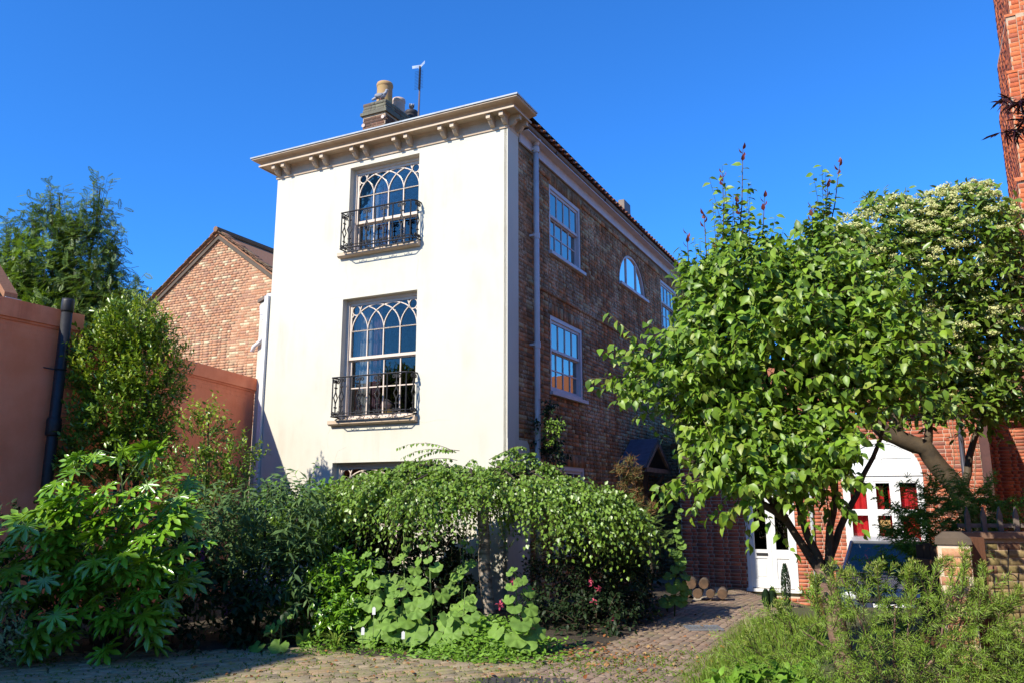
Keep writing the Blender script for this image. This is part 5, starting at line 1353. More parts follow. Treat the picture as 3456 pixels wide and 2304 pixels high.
# ---------------------------------------------------------------- weeping birch
t = thing('weeping_birch', 'umbrella-shaped weeping birch in front of the cream house', 'tree', (-.28, 11.1, 0))
trunk = limb(MB(), [(-.27, 11.1, -.02), (-.36, 11.1, .6), (-.38, 11.1, 1.25), (-.42, 11.12, 1.85)], .088, .07, 12, .008).build('trunk', BARKB, t, True)
def dome(x, y):
    r = np.sqrt(((x+.80)/2.45)**2 + ((y-11.1)/1.2)**2)
    base = 2.08 - .62*r**2.4 - .10*np.clip(-x-.9, 0, 1)
    return base + .05*np.sin(x*3.1+1) + .12*np.exp(-((x-.45)**2+(y-11)**2)/.08) + .06*np.exp(-((x+1.2)**2)/.12) + .10*np.exp(-((x-1.25)**2)/.03)
m = MB()
for k in range(16):
    a = 2*math.pi*k/16+random.uniform(-.15, .15); rr = random.uniform(.6, .95)
    ex, ey = -.45+2.4*rr*math.cos(a), 11.1+1.05*rr*math.sin(a)
    mx_, my_ = -.45+1.1*rr*math.cos(a), 11.1+.5*rr*math.sin(a)
    limb(m, [(-.42, 11.12, 1.8), (mx_, my_, dome(mx_, my_)+.02), (ex, ey, dome(ex, ey)-.05)], .03, .008, 6, .03)
m.build('limbs', BARK, t, True)
nc = 150
a = RNG.random(nc)*6.283; r = np.sqrt(RNG.random(nc))*1.0
ccx, ccy = -.82+2.3*r*np.cos(a), 11.1+1.15*r*np.sin(a)
n = 1650; ci = RNG.integers(0, nc, n)
bx = ccx[ci]+RNG.normal(size=n)*.10; by = ccy[ci]+RNG.normal(size=n)*.08; a = np.arctan2((by-11.1)/1.15, (bx+.82)/2.3)
lift = RNG.normal(size=nc)*.05; clen = RNG.uniform(.7, 1.35, nc)
Bs = np.stack([bx, by, dome(bx, by) - RNG.random(n)*.10 + lift[ci]], 1)
D = unit(np.stack([np.cos(a)*.9, np.sin(a)*.6, .15+RNG.normal(size=n)*.22], 1) + RNG.normal(size=(n, 3))*.25)
Ls = RNG.uniform(.28, .58, n)*clen[ci]; Ls = np.where(RNG.random(n) < .10, Ls*1.45, Ls)
dr = 1.25
pos, tan = along(Bs, D, Ls, 18, dr, .05)
zlim = np.repeat(.98 + .30*np.exp(-((bx+.35)/.65)**2) + RNG.normal(size=nc)[ci]*.24 - .35*(bx < -2.3) + RNG.normal(size=n)*.08, 18)
kk = (house_free(pos.reshape(-1, 3)) & (pos.reshape(-1, 3)[:, 2] > zlim))
R = leaf_frames(tan, n, (.7, .3, .75), .35, .5)
pf_ = pos.reshape(-1, 3)[kk]; R = R[kk]
cloud('weeping_foliage', DIAM, pf_, R, .052*RNG.uniform(.7, 1.35, len(pf_)), L_BIRCH, t)
kt = (Bs[:, 2]+D[:, 2]*Ls-dr*Ls) > .85
twigs('weeping_twigs', Bs[kt], D[kt], Ls[kt], dr, .0035, TWIG, t, 4)
n = 420                                                # tufts standing up from the top of the umbrella
a = RNG.random(n)*6.283; r = np.sqrt(RNG.random(n))*.95
bx, by = -.45+2.4*r*np.cos(a), 11.1+1.1*r*np.sin(a)
Bs = np.stack([bx, by, dome(bx, by)-.05], 1); D = unit(np.stack([RNG.normal(size=n)*.7-.2, RNG.normal(size=n)*.5, .5+RNG.random(n)*.6], 1)); Ls = RNG.uniform(.12, .34, n)
pos, tan = along(Bs, D, Ls, 10, .6, .1); R = leaf_frames(tan, n, (.8, .4, .4), .5, .4); q = pos.reshape(-1, 3); kk = house_free(q)
cloud('top_foliage', DIAM, q[kk], R[kk], .054*RNG.uniform(.7, 1.3, kk.sum()), L_BIRCH, t); twigs('top_twigs', Bs, D, Ls, .6, .0035, TWIG, t)
for st, dx, dz, Lr in (((-.75, 11.0, 2.22), -1., .42, .85), ((-.95, 11., 2.1), -1., .12, .75), ((.05, 11., 2.15), .6, .5, .35), ((-.3, 11, 2.12), .4, .35, .5)):
    n = 4; Bs = np.array([st]*n)+RNG.normal(size=(n, 3))*.04; D = unit(np.array([[dx, -.1, dz]]*n)+RNG.normal(size=(n, 3))*.12); Ls = np.full(n, Lr)*RNG.uniform(.8, 1.1, n)
    pos, tan = along(Bs, D, Ls, 26, .42, .1); R = leaf_frames(tan, n, (.6, .2, .9), .3, .5)
    cloud('arching_spray', DIAM, pos.reshape(-1, 3), R, .055, L_BIRCH, t); twigs('arching_twig', Bs, D, Ls, .42, .005, TWIG, t, 6)

# ---------------------------------------------------------------- border under the birch
t = thing('laurel_bush', 'bright green glossy bush under the left side of the birch', 'bush', (-2.25, 10.2, 0))
foliage(t, [(-2.4, 10.2, .75, .38, .4, .45), (-2.05, 10.1, .5, .4, .4, .4), (-2.35, 10., .35, .4, .35, .35)], 260, (.12, .28), 10, ELLIP, .085, L_LAUR, up=.5, droop=.1, shell=(.7, 1.), lay=(.9, .6, .1), twig=STEM, name='leaves')
foliage(t, [(-1.9, 9.55, .32, .2, .15, .2)], 40, (.1, .22), 9, ELLIP, .09, L_LAUR, up=.9, name='low_shoots')
def hollyhock(base, top, n, size, label, lean=(0, 0), spread=.22, low=.12, tipfl=False):
    t = thing('hollyhock', label, 'plant', base, 'w', 'hollyhocks in the border')
    b = Vector(base); e = Vector(top)
    MB().tube([b, b.lerp(e, .5)+Vector((lean[0]*.3, 0, 0)), e], [.012, .010, .004], 6).build('stem', STEM, t, True)
    pos, dd, nn, sc = [], [], [], []
    mb = MB()
    for k in range(n):
        f = low + (1-low)*(k/(n-1))**1.15
        c = b.lerp(e, f)
        a = k*2.4 + random.uniform(-.5, .5)
        if random.random() < .72: a = math.copysign(abs(a % 3.14), -1)        # more leaves towards the viewer and the light
        s = size*(1.05-.75*f)*random.uniform(.75, 1.1)
        r = spread*(1.1-.85*f)*random.uniform(.6, 1.15)
        o = Vector((math.cos(a)*r, math.sin(a)*r*.8, random.uniform(-.02, .05)))
        p = c + o
        if p.z < .04: p.z = .04
        pos.append(list(p)); out = Vector((math.cos(a), math.sin(a), 0))
        dd.append(list(out*.6 + Vector((random.uniform(-.4, .4), -.15, random.uniform(-.75, -.25))))); nn.append(list(out*.55 + Vector((-.12, -.6, .62)) + Vector((random.uniform(-.3, .3), random.uniform(-.2, .2), random.uniform(-.2, .2)))))
        sc.append(s)
        mb.tube([c, c+o*.5+Vector((0, 0, .02)), p], .0045, 4)
    mb.build('leaf_stalks', STEM, t)['kind'] = 'stuff'
    R = frames(np.array(dd), np.array(nn))
    leaf_objects(MALLOW, np.array(pos), R, np.array(sc), L_MAL, t, smooth=True)
    if tipfl:
        for k in range(9):
            f = .80+.2*k/8; c = b.lerp(e, f)
            MB().ball(c+Vector((random.uniform(-.02, .02), -.012, 0)), .014*(1.2-.6*k/8), 7, 5).build('bud', STEM, t, True)
    return t
hollyhock((-1.62, 9.62, 0), (-1.62, 9.6, 1.0), 24, 0.173, 'broad leafy hollyhock at the left of the border clump', spread=.34)
hollyhock((-1.28, 9.45, 0), (-1.2, 9.42, .75), 20, 0.160, 'low hollyhock between the leafy one and the tall stem', spread=.34)
hollyhock((-.88, 9.42, 0), (-.94, 9.42, 1.12), 17, 0.154, 'hollyhock with bare tall stem left of the birch trunk', spread=.30)
hollyhock((-.55, 9.25, 0), (-.52, 9.3, .62), 10, 0.154, 'short hollyhock close left of the birch trunk', spread=.26)
hollyhock((.06, 8.98, 0), (.04, 8.98, .86), 19, 0.160, 'leafy hollyhock right of the birch trunk', spread=.24)
hollyhock((-.62, 10.3, 0), (-.6, 10.3, 1.2), 12, 0.154, 'shaded hollyhock behind the tall stem under the birch', spread=.28)
hollyhock((-1.3, 10.35, 0), (-1.35, 10.3, 1.25), 14, 0.154, 'shaded hollyhock beneath the left of the birch crown', spread=.3)
hollyhock((-2.55, 9.35, 0), (-2.55, 9.35, .32), 9, 0.128, 'seedling hollyhock in the shade at the lane edge', spread=.3)
hollyhock((2.30, 11.95, 0), (2.41, 11.95, 1.48), 26, 0.128, 'slender flowering-tip hollyhock alone beside the path', spread=.16, tipfl=True)
for i, (x, y, z, w) in enumerate(((-1.52, 9.28, .40, 'upper'), (-1.62, 9.2, .20, 'left'), (-1.17, 9.12, .17, 'right'))):
    g_ = thing('plant_label', f'{w} white plastic plant label among the hollyhock leaves', 'plant label', (x, y, 0), 'w', 'plant labels in the border')
    MB().box(x-.004, x+.004, y-.001, y+.001, 0, z).build('label_stake', STEM, g_)
    MB().prism([(x-.018, y-.002, z-.02), (x+.018, y-.002, z-.02), (x+.018, y-.002, z+.05), (x, y-.002, z+.065), (x-.018, y-.002, z+.05)], (0, -.002, 0)).build('label_head', WHITE, g_)
t = thing('strap_plant', 'clump of arching strap leaves at the lane edge', 'plant', (-1.93, 9.25, 0))
for k in range(26):
    a = random.random()*6.28; L = random.uniform(.22, .42); o = Vector((math.cos(a), math.sin(a), 0)); b = Vector((-1.93, 9.25, 0)) + o*.03
    m = MB()
    for j in range(6):
        f = j/5; c = b + o*L*.75*f*f + Vector((0, 0, L*(1.5*f-1.1*f*f))); w = .010*(1-f*f)+.001; s = Vector((-o.y, o.x, 0))*w
        m.v += [tuple(c-s), tuple(c+s)]
    m.f = [(2*j, 2*j+1, 2*j+3, 2*j+2) for j in range(5)]
    m.build('strap_leaf', L_GRASS, t)
# carpet of small round leaves spilling over the paving
t = thing('ground_cover', 'carpet of small bright round leaves under the birch trunk', 'ground cover', (-.3, 9., 0)); t['kind'] = 'stuff'
n = 3800
x = RNG.normal(-.32, .45, n); y = RNG.uniform(8.45, 9.9, n)
h = np.clip(.30*np.exp(-((x+.25)/.55)**2) * np.clip((y-8.4)/.8, 0, 1), .015, 1)*RNG.random(n)**.6
q = np.stack([x, y, h+.012], 1); kk = y > np.interp(x, [-3, -1.1, -.3, .3, 1], [9.1, 8.75, 8.5, 8.5, 8.8])
q = q[kk]; d = rdirs(len(q)); d[:, 2] *= .4; nn = np.array([-.1, -.5, .8]) + RNG.normal(size=q.shape)*.4
cloud('round_leaves', ELLIP, q, frames(d, nn), .058*RNG.uniform(.6, 1.3, len(q)), L_COVER, t)
n = 1500
x = RNG.uniform(-2.3, -.6, n); y = RNG.uniform(8.95, 9.7, n); q = np.stack([x, y, RNG.random(n)**2*.14+.01], 1); d = rdirs(n); d[:, 2] *= .5
cloud('low_weeds', ELLIP, q, frames(d, np.array([-.1, -.4, .8])+RNG.normal(size=q.shape)*.4), .045*RNG.uniform(.6, 1.3, n), L_COVER, t)
# roses and shade-coloured shrubs in the shade on the right
t = thing('rose_bush', 'shaded rose bush with a few pink blooms right of the birch trunk', 'bush', (.75, 10.9, 0))
foliage(t, [(.6, 11.3, .45, .45, .35, .42), (1.0, 11.2, .5, .4, .35, .45), (.4, 10.7, .22, .3, .25, .2)], 300, (.15, .35), 8, OVATE, .055, L_SHADED, up=.6, shell=(.5, 1.), twig=TWIG, name='leaves')
for (x, y, z) in ((.02, 10.4, .62), (.98, 10.42, .62), (1.02, 10.4, .40), (1.25, 10.45, .18), (.25, 10.5, .50), (-.15, 10.3, .36), (1.1, 10.6, .52)):
    P_ = np.array([[x, y, z]]*14)+RNG.normal(size=(14, 3))*.014; cloud('bloom', OVATE, P_, frames(rdirs(14), rdirs(14)+np.array([0, -.5, .5])), .045, PINKP, t)
t = thing('shade_shrub', 'shrub with leaves darkened to deepen the shade below the juniper', 'shrub', (1.6, 11.6, 0))
foliage(t, [(1.3, 11.9, .5, .55, .4, .55), (1.65, 12.3, .45, .35, .5, .5), (1.45, 11.2, .22, .4, .35, .22), (1.8, 13.2, .4, .3, .4, .4), (1.0, 10.4, .15, .35, .35, .16)], 420, (.15, .35), 8, OVATE, .07, L_SHADED, up=.5, shell=(.5, 1.), twig=TWIG, name='leaves')
t = thing('juniper', 'feathery juniper spreading beside the birch crown', 'conifer', (1.5, 12.0, 0))
limb(MB(), [(1.5, 12.0, 0), (1.45, 11.95, .6), (1.5, 11.9, 1.1)], .06, .03).build('trunk', BARK, t, True)
foliage(t, [(1.1, 11.8, 1.2, .65, .35, .2), (1.5, 11.9, 1.12, .42, .35, .2), (1.4, 12.0, .95, .42, .35, .2), (.55, 11.7, 1.25, .35, .3, .12)], 340, (.2, .45), 6, PLUME, .13, L_JUN, up=.25, droop=.15, shell=(.6, 1.), lay=(.6, .8, .0), nup=.7, twig=TWIG, name='plumes', keep=house_free)
t = thing('browning_pine', 'browning pine branch by the porch hood', 'conifer', (2.2, 13.8, 0))
limb(MB(), [(2.3, 13.9, 0), (2.3, 13.8, 1.0), (2.05, 13.5, 1.6), (1.95, 13.5, 2.3)], .035, .012, 6).build('trunk', BARK, t, True)
tuf = [(1.95, 13.5, 2.25), (1.78, 13.45, 2.12), (1.9, 13.5, 2.02), (2.02, 13.5, 1.95), (2.05, 13.45, 2.1), (1.85, 13.5, 1.85), (2.05, 13.5, 1.75), (2.1, 13.5, 1.6), (2.28, 13.45, 1.5), (2.2, 13.5, 1.42), (1.98, 13.5, 1.66)]
q = np.repeat(np.array(tuf), 150, 0) + RNG.normal(size=(len(tuf)*150, 3))*.045; d = unit(RNG.normal(size=q.shape)+np.array([0, -.2, .5]))
cloud('needle_tufts', NEEDLE, q, frames(d, rdirs(len(q))), .11*RNG.uniform(.7, 1.2, len(q)), L_PINE, t)
t = thing('wall_climber', 'dark climbing shrub beside the flank downpipe', 'shrub', (.75, 13.5, 0))
m = MB()
for e in ((.62, 13.3, 2.9), (.75, 13.35, 2.5), (.55, 13.2, 2.4)): limb(m, [(.8, 13.5, 0), (.75, 13.4, 1.5), e], .015, .006, 5, .02)
m.build('stems', TWIG, t)
foliage(t, [(.56, 13.45, 2.75, .16, .3, .42), (.62, 13.5, 2.2, .2, .3, .35)], 170, (.1, .25), 8, OVATE, .06, L_SHADED, up=.5, name='leaves', keep=house_free)
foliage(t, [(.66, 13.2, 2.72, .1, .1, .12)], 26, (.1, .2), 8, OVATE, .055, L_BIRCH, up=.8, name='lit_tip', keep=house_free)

# ---------------------------------------------------------------- cherry tree
t = thing('cherry_tree', 'leafy cherry tree with red-tipped top shoots right of the house', 'tree', (2.9, 7.45, 0))
tk = limb(MB(), [(2.92, 7.42, -.05), (2.86, 7.44, .5), (2.78, 7.46, 1.02)], .095, .078, 12, .006).build('trunk', BARKC, t, True)
m = MB()
LIMBS = [[(2.78, 7.46, .95), (2.5, 7.55, 1.45), (2.1, 7.6, 2.0), (1.5, 7.6, 2.5)], [(2.78, 7.46, .95), (2.62, 7.55, 1.6), (2.5, 7.7, 2.4), (2.35, 7.75, 3.6)],
         [(2.80, 7.46, .95), (2.95, 7.55, 1.5), (3.05, 7.65, 2.2), (3.15, 7.75, 3.6)], [(2.80, 7.48, .95), (3.0, 7.6, 1.35), (3.4, 7.65, 2.0), (3.7, 7.65, 2.7)],
         [(2.5, 7.55, 1.45), (2.0, 7.45, 1.75), (1.55, 7.4, 2.0)], [(2.5, 7.7, 2.4), (2.0, 7.7, 2.9), (1.8, 7.7, 3.5)]]
for p in LIMBS: limb(m, p, .045, .012, 8, .02)
m.build('limbs', BARK, t, True)
CB = [(2.5, 7.75, 2.95, 1.05, .8, 1.05), (1.65, 7.6, 2.7, .62, .6, .62), (1.75, 7.5, 2.1, .38, .5, .35), (3.35, 7.7, 2.95, .62, .7, .8), (2.3, 7.8, 3.6, .5, .45, .42), (3.1, 7.8, 3.7, .40, .45, .40), (1.85, 7.7, 3.35, .36, .4, .36),
      (2.15, 7.35, 1.85, .55, .5, .30), (2.75, 7.3, 2.0, .6, .45, .35)]
# upright red-tipped leaders
ld = [((2.25, 7.75, 3.95), (2.36, 7.7, 5.12)), ((2.08, 7.75, 3.8), (2.14, 7.7, 4.86)), ((2.45, 7.75, 3.9), (2.55, 7.7, 4.6)), ((1.9, 7.7, 3.6), (1.93, 7.7, 4.42)), ((1.72, 7.7, 3.5), (1.74, 7.65, 4.2)), ((3.15, 7.75, 4.1), (3.34, 7.7, 4.98)), ((3.1, 7.75, 4.05), (3.2, 7.7, 4.75)),
      ((2.0, 7.7, 3.55), (2.02, 7.7, 4.1)), ((3.0, 7.75, 4.1), (3.02, 7.7, 4.5)), ((2.3, 7.7, 3.95), (2.28, 7.7, 4.55))]
EP, ER, RP, RR = [], [], [], []
m = MB()
for b, e in ld:
    b, e = np.array(b), np.array(e); n = int(np.linalg.norm(e-b)/.042)
    m.tube([b, (b+e)/2+np.array([.02, 0, 0]), e], [.008, .006, .003], 5)
    tt = np.linspace(.05, 1, n)[:, None]; p = b+(e-b)*tt
    ph = np.arange(n)*2.2+random.random()*6; sdir = np.stack([np.cos(ph), np.sin(ph)*.7, np.zeros(n)], 1)
    d = unit(sdir + np.array([0, 0, .35]) - np.array([0, 0, .5])*(1-tt)); nn = unit(SUNV+sdir*.15+RNG.normal(size=p.shape)*.3)
    F_ = frames(d, nn)
    EP.append(p[:-4]); ER.append(F_[:-4]); RP.append(p[-4:]); RR.append(frames(unit(sdir[-4:]*.7+np.array([0, 0, .8])), sdir[-4:]+np.array([0, 0, .4])))
m.build('leader_stems', TWIG, t)
for b, e in ld:
    H_ = e[2]-b[2]
    foliage(t, [(b[0], b[1], b[2]-.05, .07, .07, .1)], 5, (H_*.55, H_*.92), 16, OVATE, .080, L_CHERRY, up=3.5, out=.55, droop=.0, lay=(.9, .25, .35), nup=.05, jit=.3, jitter_dir=.2, twig=TWIG, twig_r=.005, name='leader_leaves')
foliage(t, CB, 2100, (.22, .50), 12, OVATE, .085, L_CHERRY, up=.75, droop=.14, shell=(.3, 1.0), lay=(.75, .3, .6), nup=.15, jit=.42, szvar=.5, twig=TWIG, twig_r=.004,
        name='leaves', indiv=300, front=.55, keep=lambda p: ~(((p[:, 0] > 3.05) & (p[:, 2] < 2.45)) | ((p[:, 0] < 1.52) & (p[:, 2] > 1.82) & (p[:, 2] < 2.45)) | ((p[:, 0] < 1.62) & (p[:, 2] > 3.25))), extra=(np.concatenate(EP), np.concatenate(ER)), tm_list=[OVATE, OVATE2])
cloud('red_tips', OVATE, np.concatenate(RP), np.concatenate(RR), .075, L_RED, t)
for b, e in (((1.25, 7.5, 2.75), (.72, 7.45, 2.72)), ((1.3, 7.5, 3.0), (.92, 7.45, 3.35)), ((1.75, 7.45, 1.8), (1.3, 7.35, 1.68)), ((2.85, 7.4, 2.1), (2.95, 7.35, 1.55)), ((2.95, 7.4, 2.2), (3.02, 7.35, 1.75)), ((2.8, 7.4, 1.9), (2.82, 7.3, 1.4))):
    b, e = np.array(b), np.array(e); n = 9; tt = np.linspace(.2, 1, n)[:, None]; p = b+(e-b)*tt; sd_ = np.stack([RNG.normal(size=n)*.5-.3, RNG.normal(size=n)*.6-.2, np.full(n, -.8)], 1)
    cloud('side_spray', OVATE, p, frames(unit(sd_), np.array([-.4, -.5, .7])+RNG.normal(size=p.shape)*.2), .11, L_CHERRY, t)
    MB().tube([b, e], .005, 4).build('spray_stem', TWIG, t)

# ---------------------------------------------------------------- cream-flowering tree behind it
t = thing('flowering_tree', 'bushy tree covered in cream flower heads behind the cherry tree', 'tree', (6.1, 10.9, 0))
tk = limb(MB(), [(6.25, 10.9, -.2), (6.1, 10.8, 1.2), (5.85, 10.75, 1.75), (5.45, 10.75, 2.3), (5.0, 10.8, 2.5), (4.7, 10.9, 2.9)], .15, .10, 12, .012).build('trunk', BARKP, t, True)
m = MB()
for p in ([(5.5, 10.75, 2.25), (5.7, 10.8, 3.2), (5.9, 10.8, 4.8)], [(5.2, 10.8, 2.45), (5.1, 10.9, 3.3), (5.2, 10.9, 4.6)], [(5.9, 10.78, 1.7), (6.3, 10.8, 2.7), (6.6, 10.8, 4.2)], [(4.8, 10.9, 2.8), (4.6, 10.9, 3.6), (4.5, 10.9, 4.6)]): limb(m, p, .06, .015, 7, .03)
m.build('limbs', BARKP, t, True)
PBL = [(5.45, 10.9, 4.55, 1.05, .9, .95), (6.25, 10.8, 4.85, .75, .8, .9), (4.6, 10.9, 4.6, .6, .7, .65), (6.5, 10.8, 4.2, .42, .6, .7), (5.95, 10.8, 3.6, .85, .8, .65), (6.5, 10.7, 3.15, .55, .5, .4), (5.3, 10.9, 3.5, .8, .8, .7), (6.35, 10.8, 5.4, .4, .5, .4), (5.3, 10.9, 5.3, .45, .5, .35), (6.0, 10.6, 2.9, .6, .4, .3)]
foliage(t, PBL, 1900, (.2, .42), 9, ELLIP, .125, L_PHOT, up=.6, droop=.12, shell=(.5, 1.), lay=(.9, .5, .25), nup=.2, twig=TWIG, twig_r=.005, name='leaves')
Bs, d = blob_bases(PBL, 2600, (1.0, 1.18), .7)
sl = d @ SUNV
kk = (d[:, 2] > -.25) & (sl > -.1) & (RNG.random(2600) < .3 + .7*np.clip(d[:, 2]+.3, 0, 1)); Bs = Bs[kk][:560]; d = d[kk][:560]
Bs = Bs + np.array([0, 0, .1])
nf = 60
u_ = rdirs(len(Bs)*nf); u_[:, 2] = np.abs(u_[:, 2])*.55
q = np.repeat(Bs, nf, 0) + u_*(.10*np.sqrt(RNG.random((len(u_), 1))))*np.repeat(RNG.uniform(.6, 1.15, (len(Bs), 1)), nf, 0)
cloud('flower_heads', DIAM, q, frames(rdirs(len(q)), unit(u_+np.array([-.2, -.6, .6]))), .028, L_FLOR, t)

# ---------------------------------------------------------------- right hand foreground
t = thing('green_maple', 'low spreading green maple over the gate pillar', 'small tree', (4.75, 9.0, 0))
limb(MB(), [(4.75, 9.1, 0), (4.7, 9.05, .7), (4.8, 9.0, 1.2)], .05, .025).build('trunk', BARK, t, True)
foliage(t, [(4.85, 9.0, 1.55, .5, .35, .18), (4.5, 9.0, 1.38, .35, .3, .18), (5.15, 8.95, 1.45, .35, .3, .14), (4.6, 8.9, 1.15, .45, .3, .2), (4.3, 8.9, 1.0, .3, .3, .25), (4.45, 9.2, .6, .5, .3, .4)], 300, (.15, .38), 8, ACERD, .075, L_ACER, up=.35, droop=.12, lay=(.8, .6, .15), nup=.85, twig=TWIG, name='leaves')
t = thing('needle_bush', 'soft needle-leaved bush sprawling across the lower right corner', 'bush', (3.1, 6.8, 0))
m = MB()
for e in ((2.3, 6.8, .6), (2.7, 6.8, 1.0), (3.2, 6.7, 1.0), (3.6, 6.7, 1.05), (4.0, 6.5, .5), (3.0, 6.6, .8)): limb(m, [(3.1, 6.85, 0), ((3.1+e[0])/2, 6.8, .35), e], .02, .006, 6, .015)
m.build('stems', BARKC, t, True)
KB = [(2.55, 6.85, .40, .60, .35, .38), (3.05, 6.75, .50, .55, .38, .42), (3.5, 6.65, .45, .45, .35, .42), (2.15, 6.9, .22, .42, .3, .24), (3.85, 6.5, .30, .45, .3, .28), (3.1, 6.45, .2, .9, .3, .2)]
foliage(t, KB, 640, (.22, .50), 42, FINE, .050, L_CALL, up=.6, droop=.42, shell=(.6, 1.), lay=(.85, .7, .0), nup=.3, jit=.25, twig=TWIG, twig_r=.0035, name='needle_sprays', szvar=.3)
SP = [((3.5, 6.6, .7), (3.62, 6.6, 1.28)), ((3.6, 6.6, .6), (3.75, 6.55, 1.15)), ((3.7, 6.55, .5), (3.95, 6.5, 1.0)), ((2.5, 6.85, .65), (2.45, 6.8, 1.05)), ((2.6, 6.85, .7), (2.62, 6.8, 1.15)), ((2.85, 6.8, .75), (2.68, 6.75, 1.08)), ((2.95, 6.75, .8), (2.93, 6.7, 1.16)), ((3.2, 6.7, .8), (3.14, 6.7, 1.12)), ((3.3, 6.7, .8), (3.48, 6.65, 1.2)), ((3.4, 6.65, .8), (3.6, 6.6, 1.12)), ((3.55, 6.6, .6), (3.85, 6.55, .92)), ((3.85, 6.5, .4), (4.18, 6.4, .66)), ((3.8, 6.5, .35), (4.15, 6.4, .52)), ((2.3, 6.9, .5), (2.15, 6.85, .82)), ((2.1, 6.9, .3), (1.85, 6.85, .55))]
for b, e in SP:
    n = 7; b, e = np.array(b), np.array(e); D = np.repeat(unit((e-b)[None]), n, 0)+RNG.normal(size=(n, 3))*.28; Bs = b+(e-b)*np.linspace(0, .65, n)[:, None]; Ls = np.linalg.norm(e-b)*np.linspace(1, .35, n)*RNG.uniform(.8, 1.1, n)
    pos, tan = along(Bs, unit(D), Ls, 36, .18, .1); R = leaf_frames(tan, n, (.85, .8, -.1), .3, .25)
    cloud('upright_spray', FINE, pos.reshape(-1, 3), R, .058*RNG.uniform(.7, 1.2, n*36), L_CALL, t); twigs('spray_twig', Bs, unit(D), Ls, .18, .005, TWIG, t)
    tp = pos[:, -1, :]; q = np.repeat(tp, 16, 0)+RNG.normal(size=(n*16, 3))*.012
    cloud('pale_tip', LANCE, q, frames(unit(RNG.normal(size=q.shape)+np.array([0, 0, .8])), rdirs(len(q))), .03, L_CTIP, t)
t = thing('broad_leaf_weed', 'broad bright leaves low beside the needle bush', 'plant', (2.0, 6.85, 0))
foliage(t, [(2.05, 6.72, .12, .4, .18, .14)], 90, (.08, .2), 6, OVATE, .10, L_COVER, up=.6, lay=(.8, .4, .2), nup=.75, name='leaves')
t = thing('purple_maple', 'dark purple maple leaves hanging in at the right edge', 'tree', (5.4, 6.2, 0))
limb(MB(), [(5.6, 6.2, 0), (5.55, 6.2, 2.0), (5.3, 6.1, 3.6), (5.0, 6.05, 4.6)], .09, .04).build('trunk', BARK, t, True)
m = MB(); limb(m, [(5.2, 6.1, 4.2), (4.6, 6.0, 4.62), (4.0, 6.0, 4.66)], .02, .004, 6, .01); limb(m, [(5.3, 6.1, 3.6), (4.7, 6.05, 3.75), (4.2, 6., 3.68)], .02, .004, 6, .01); m.build('limbs', BARK, t, True)
foliage(t, [(4.10, 6., 4.68, .10, .10, .08), (4.22, 6., 4.55, .14, .12, .10), (4.30, 6., 3.70, .08, .08, .06)], 26, (.06, .2), 4, ACERD, .115, L_PURP, up=.0, droop=.3, lay=(.7, .4, .6), nup=.3, name='hanging_leaves')
foliage(t, [(5.2, 6.1, 4.8, .7, .6, .5), (5.2, 6.1, 4.0, .6, .5, .4)], 150, (.08, .2), 5, ACERD, .085, L_PURP, up=.0, droop=.3, lay=(.7, .4, .6), nup=.5, name='leaves')
for i, (x, y, h, r_) in enumerate(((4.28, 13.1, .62, .065), (3.93, 13.0, .24, .055), (4.03, 13.0, .27, .055))):
    t = thing('dwarf_conifer', ('taller dark pencil conifer before the white door', 'left small dark conifer at the path end', 'right small dark conifer at the path end')[i], 'conifer', (x, y, gz(x, y)), 'w', 'dwarf conifers by the door')
    n = 900; f = RNG.random(n); rr = r_*np.sin(np.pi*np.clip(.12+.86*f, 0, 1))**.7; a = RNG.random(n)*6.283
    q = np.stack([x+rr*np.cos(a), y+rr*np.sin(a), gz(x, y)+f*h], 1); d = np.stack([np.cos(a)*.4, np.sin(a)*.4, np.ones(n)], 1)
    cloud('foliage', LANCE, q, frames(unit(d), np.stack([np.cos(a), np.sin(a), np.full(n, .2)], 1)), .05, L_CONE, t)
    MB().tube([(x, y, gz(x, y)-.03), (x, y, gz(x, y)+h*.7)], .012, 6).build('stem', BARK, t)
t = thing('geranium_pot', 'pot of red geraniums beside the cherry trunk', 'potted plant', (4.45, 12.0, gz(4.45, 12.)))
MB().lathe([(.10, 0), (.14, .28), (.155, .28), (.155, .34), (.13, .34)], (4.45, 12.0, gz(4.45, 12.)), 16).build('pot', POT, t, True)
foliage(t, [(4.45, 12.0, .30, .16, .15, .15)], 60, (.06, .14), 5, ELLIP, .06, L_BAY, up=.6, name='leaves')
for (dx, dz) in ((.0, .50), (.06, .44), (-.05, .42), (.05, .54)):
    P_ = np.array([[4.45+dx, 11.86, dz+.08]]*40)+RNG.normal(size=(40, 3))*.022; cloud('bloom', DIAM, P_, frames(rdirs(40), rdirs(40)), .03, REDP, t)

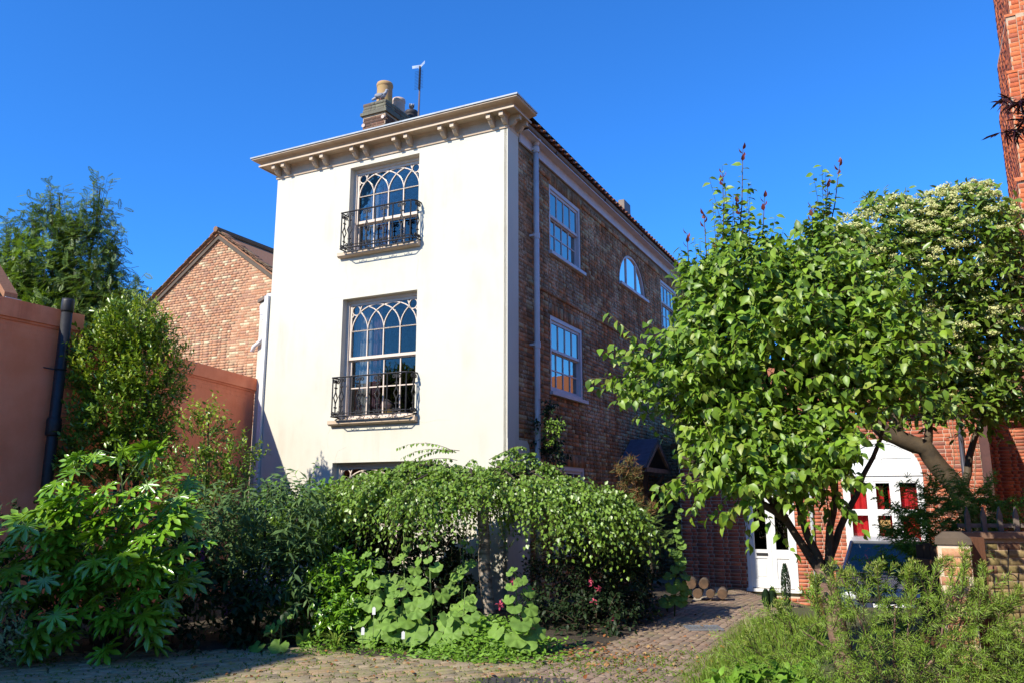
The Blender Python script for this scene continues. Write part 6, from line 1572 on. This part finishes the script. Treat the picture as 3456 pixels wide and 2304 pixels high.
# ---------------------------------------------------------------- grass, weeds and fallen leaves
def scatter(name, label, cat, parent_base, pos, d, nn, tmpl, size, mat):
    o = cloud(name, tmpl, pos, frames(d, nn), size, mat, None); tag(o, label, cat, None, 'stuff'); return o
n = 11000
y = RNG.uniform(6.6, 11.5, n); x = 1.58+(y-7.7)*.435 + RNG.random(n)**1.3*1.3 - .16
q = np.stack([x, y, np.full(n, .0)], 1); d = unit(RNG.normal(size=(n, 3))*np.array([.5, .5, .1])+np.array([-.15, 0, 1.]))
scatter('grass', 'rough grass verge along the right side of the path', 'grass', None, q, d, rdirs(n), NEEDLE, .10*RNG.uniform(.4, 1.5, n)*np.clip((x-(1.42+(y-7.7)*.435))*2.2+.25, .2, 1.15), L_GRASS)
n = 70
y = RNG.uniform(7.8, 11, n); x = 1.6+(y-7.7)*.435+RNG.random(n)*.5; q = np.stack([x, y, np.zeros(n)], 1); d = unit(np.stack([RNG.normal(-.4, .3, n), RNG.normal(0, .3, n), np.ones(n)], 1))
scatter('seed_heads', 'thin pale grass seed heads leaning over the path', 'grass', None, q, d, rdirs(n), ([(-.006,0,0),(.006,0,0),(.006,.85,0),(-.006,.85,0),(-.02,.8,0),(.02,.8,0),(0,1,.01)], [(0,1,2),(0,2,3),(4,5,6)]), .32*RNG.uniform(.6, 1.2, n), leafM('pale_grass', [(.30, .30, .13), (.24, .27, .10)], .7, .2))
n = 11000
cx = RNG.uniform(-5, 2.6, 420); cy = RNG.uniform(7.4, 9.2, 420)
ii = RNG.integers(0, 420, n); x = cx[ii]+RNG.normal(size=n)*.09; y = cy[ii]+RNG.normal(size=n)*.06
kk = (y < [bed_edge(v_)+.15 for v_ in x]); x, y = x[kk], y[kk]; n = len(x)
q = np.stack([x, y, np.full(n, .004)], 1); d = unit(RNG.normal(size=(n, 3))*np.array([.9, .9, .1])+np.array([0, 0, .7]))
scatter('joint_weeds', 'moss and tiny weeds growing in the paving joints', 'weeds', None, q, d, np.array([-.1, -.4, .9])+RNG.normal(size=q.shape)*.3, ELLIP, .026*RNG.uniform(.4, 1.5, n), L_WEED)
n = 900
x = np.concatenate([RNG.uniform(-3.6, 2.6, 420), RNG.normal(.85, .4, 330), RNG.uniform(1, 3, 150)]); y = np.concatenate([RNG.uniform(7.7, 9.5, 420), RNG.normal(9.0, .38, 330)+np.zeros(330), RNG.uniform(8.5, 12.5, 150)])
q = np.stack([x, y, RNG.uniform(.02, .035, n)], 1); d = rdirs(n); d[:, 2] *= .25
scatter('fallen_leaves', 'scatter of dry brown fallen leaves along the border edge', 'leaves', None, q, d, np.array([0, 0, 1.])+RNG.normal(size=q.shape)*.35, OVATE, .05*RNG.uniform(.5, 1.3, n), L_DRY)
